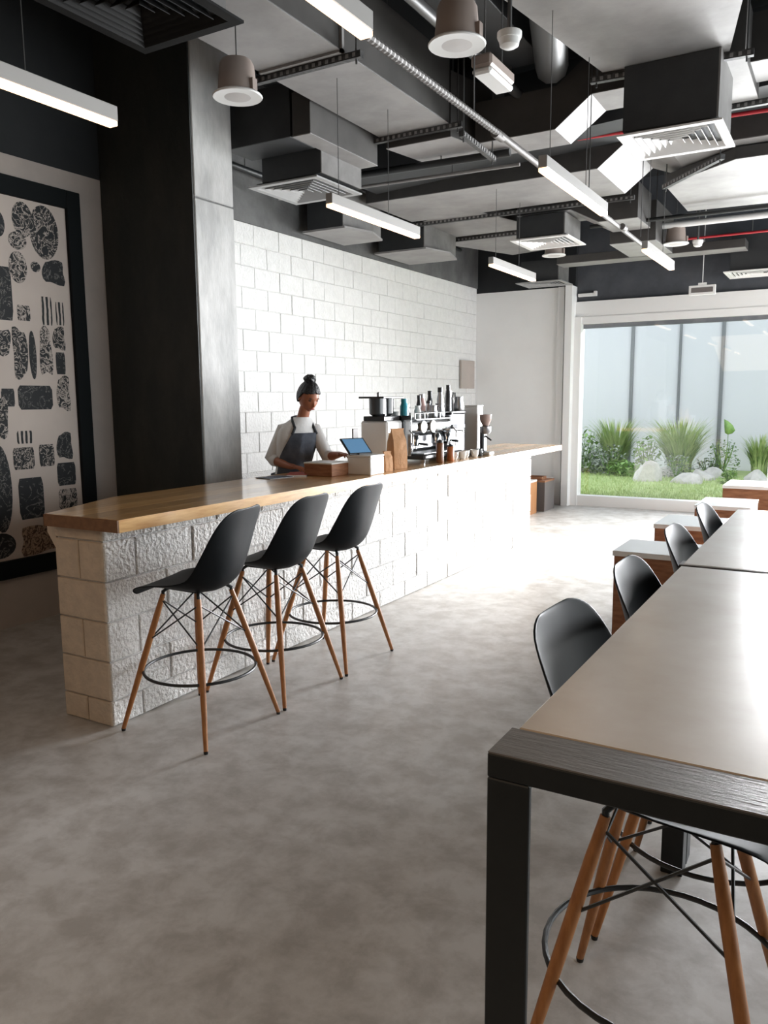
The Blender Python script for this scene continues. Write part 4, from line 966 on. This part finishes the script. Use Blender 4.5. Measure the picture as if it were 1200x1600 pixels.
for P0,sgn in ((TL,-1),(TR,1)):
    q = [P0-Vector((0,0,.01)), loc(Vector((-3.745,5.08,1.385))+LFT*sgn*.085+FWD*.098), loc(Vector((-3.735,5.085,1.43))+LFT*sgn*.085+FWD*.045), loc(Vector((-3.72,5.09,1.462))+LFT*sgn*.068-FWD*.02), loc(Vector((-3.72,5.09,1.468))-FWD*.075)]
    bm = bmesh.new()
    for (p0,p1) in zip(q,q[1:]):
        d = (p1-p0).normalized(); side = LFT*.013
        bm_tube(bm, [p0,p1], .011, 8)
    ob('apron_strap', bm, M_strap, per, smooth=True)
bm = bmesh.new(); bm_tube(bm, [loc(Vector((c[0],c[1],1.02))+LFT*(a+.02)*math.sin(t)+FWD*(b+.02)*math.cos(t)) for t in [1.2+ (2*PI-2.4)*k/20 for k in range(21)]], .008, 8); ob('apron_tie', bm, M_strap, per, smooth=True)

# ================================================================== GARDEN PLANTING
def blades(bm, cx_, cy_, z0, n, R0, R1, h, w, seed, segs=4):
    rn = random.Random(seed)
    for _ in range(n):
        a = rn.uniform(0,2*PI); r0 = R0*math.sqrt(rn.random()); H = h*rn.uniform(.6,1.05); out = R1*rn.uniform(.25,1.0)*(1 if rn.random()<.8 else 1.3)
        b = Vector((cx_+r0*math.cos(a),cy_+r0*math.sin(a),z0)); d = Vector((math.cos(a),math.sin(a),0)); s = Vector((-d.y,d.x,0)); pv=None
        for k in range(segs+1):
            u = k/segs; p = b+d*out*u**2+Vector((0,0,H*(u-.18*u**3))); ww = w*(1-u)**.6*.5+.0008
            cur = [bm.verts.new(p-s*ww), bm.verts.new(p+s*ww)]
            if pv: bm.faces.new([pv[0],pv[1],cur[1],cur[0]])
            pv = cur
def grass_clump(x,y,h,R1,n,label,seed):
    t = thing('ornamental_grass', label, 'plant', (x,y,.1), 0, 'ornamental grasses in the garden')
    bm = bmesh.new(); blades(bm,0,0,0,n,.16*h,R1,h,.028,seed); o = ob('grass_blades', bm, M_blade, t); tag(o,kind='stuff')
    bm = bmesh.new(); blades(bm,0,0,0,n//2,.14*h,R1*.5,h*.6,.03,seed+5); o = ob('inner_blades', bm, M_leaf, t); tag(o,kind='stuff')
grass_clump(-4.12,16.5,1.28,.50,420,'tall feathery grass clump left of the first grey post',1)
grass_clump(-2.80,16.2,1.30,.62,520,'largest feathery grass clump in the middle of the window',2)
grass_clump(-1.45,16.9,.92,.34,260,'smaller grass clump at the right edge of the window',3)
grass_clump(.6,16.5,1.1,.5,300,'grass clump hidden behind the high tables to the right',4)
def shrub(x,y,h,r,n,m,ls,label,seed,grp):
    rn = random.Random(seed); t = thing('shrub', label, 'plant', (x,y,.1), 0, grp)
    bm = bmesh.new()
    for _ in range(n):
        a = rn.uniform(0,2*PI); e = rn.uniform(0,1); rr = r*rn.uniform(.35,1)
        p = Vector((rr*math.cos(a)*math.sqrt(max(.05,1-(e-.45)**2*2.2)), rr*math.sin(a)*math.sqrt(max(.05,1-(e-.45)**2*2.2)), h*e*rn.uniform(.7,1)))
        d = Vector((rn.uniform(-1,1),rn.uniform(-1,1),rn.uniform(-.2,1))).normalized(); s = frame_of(d)[0]; L_ = ls*rn.uniform(.6,1.2)
        v = [bm.verts.new(q) for q in (p-d*L_*.5, p+s*L_*.28, p+d*L_*.5+Vector((0,0,-.02)), p-s*L_*.28)]; bm.faces.new(v)
    o = ob('leaves', bm, m, t); tag(o,kind='stuff')
    bm = bmesh.new()
    for k in range(6):
        a = 2*PI*k/6; bm_tube(bm,[(0,0,0),(r*.4*math.cos(a),r*.4*math.sin(a),h*.5),(r*.6*math.cos(a),r*.6*math.sin(a),h*.85)],[.014,.01,.005],5)
    ob('stems', bm, M_leaf, t)
GS = 'low shrubs in the garden bed'
M_bright = mat('bright_leaf', (.12,.26,.05), .5, col2=(.30,.46,.14), nscale=6)
shrub(-4.75,16.3,.95,.42,260,M_bright,.16,'green leafy bush at the left edge of the window',11,GS)
shrub(-4.55,15.9,.62,.40,420,M_silver,.09,'silver leaved shrub at the left edge of the window',12,GS)
shrub(-4.05,15.7,.62,.40,420,M_silver,.09,'silver leaved shrub below the first tall grass',13,GS)
shrub(-3.45,16.2,.75,.30,200,M_bright,.15,'broad leaved green bush between the two tall grasses',14,GS)
shrub(-3.75,15.5,.32,.30,160,M_bright,.12,'low bright green plant left of the large rock',15,GS)
shrub(-2.75,15.6,.45,.30,240,M_silver,.08,'small silver shrub below the largest grass',16,GS)
shrub(-2.05,16.4,.72,.32,380,M_leaf,.07,'dark twiggy shrub under the second dark post',17,GS)
shrub(-2.3,16.3,.35,.3,200,M_silver,.08,'low silver shrub left of the dark twiggy one',18,GS)
shrub(-1.75,14.9,.28,.16,90,M_bright,.11,'tiny green plant beside the right hand rock',19,GS)
shrub(-.9,17.0,.8,.4,240,M_bright,.16,'green bush at the far right of the window view',20,GS)
lv = thing('broad_leaf', 'single large heart shaped leaf on a thin stem right of the second post', 'leaf', (-1.98,16.2,.1)); T('stem',[(0,0,0),(.02,0,.5),(.03,0,.86)],.006,M_leaf,lv,6)
bm = bmesh.new(); pts=[(-.10,.02,.24),(-.02,.0,.20),(.06,-.01,.13),(.11,-.02,.03),(.06,-.03,-.03),(-.02,-.02,-.05),(-.07,0,-.02),(-.09,.02,.1)]
vs=[bm.verts.new((p[0]+.04,p[1],p[2]+.84)) for p in pts]; c0=bm.verts.new((.03,-.05,.92))
for k in range(8): bm.faces.new([c0,vs[k],vs[(k+1)%8]])
o = ob('leaf_blade', bm, M_bright, lv, smooth=True); md=o.modifiers.new('t','SOLIDIFY'); md.thickness=.004
def rock(x,y,sx,sy,sz,label,seed):
    rn = random.Random(seed); t = thing('rock', label, 'rock', (x,y,.09), rn.uniform(0,3), 'pale rocks on the lawn')
    bm = bmesh.new(); bmesh.ops.create_icosphere(bm, subdivisions=3, radius=1)
    fs = [(Vector((rn.uniform(-1,1),rn.uniform(-1,1),rn.uniform(-.3,1))).normalized(), rn.uniform(.55,.85)) for _ in range(12)]
    for v in bm.verts:
        for n_,d_ in fs:
            k = v.co.dot(n_)
            if k > d_: v.co -= n_*(k-d_)
        v.co = Vector((v.co.x*sx, v.co.y*sy, max(v.co.z,-.1)*sz))
    ob('rock_body', bm, M_rock, t)
rock(-3.12,14.75,.30,.28,.46,'largest pale rock, pointed, in the middle of the lawn',1)
rock(-2.42,14.7,.42,.22,.20,'flat pale rock spreading right of the pointed one',2)
rock(-2.30,15.4,.30,.25,.22,'pale rock behind the flat one',3)
rock(-2.2,15.9,.30,.2,.22,'small pale rock left of the twiggy shrub',4)
rock(-1.35,15.2,.32,.25,.26,'pale rock at the right edge of the lawn',5)
rock(-3.0,15.9,.35,.25,.28,'pale rock under the largest grass',6)
bm = bmesh.new(); rn = random.Random(5)
for _ in range(9000):
    x = rn.uniform(-4.6,.6); y = YW+.3+ (rn.random()**1.4)*4.0
    h = rn.uniform(.03,.075); a = rn.uniform(0,2*PI); dx,dy = .006*math.cos(a),.006*math.sin(a)
    bm.faces.new([bm.verts.new((x-dx,y-dy,.1)),bm.verts.new((x+dx,y+dy,.1)),bm.verts.new((x+rn.uniform(-.02,.02),y+rn.uniform(-.02,.02),.1+h))])
tag(ob('grass_blades', bm, M_grass), 'short grass blades over the sunlit lawn', 'grass', None, 'stuff')
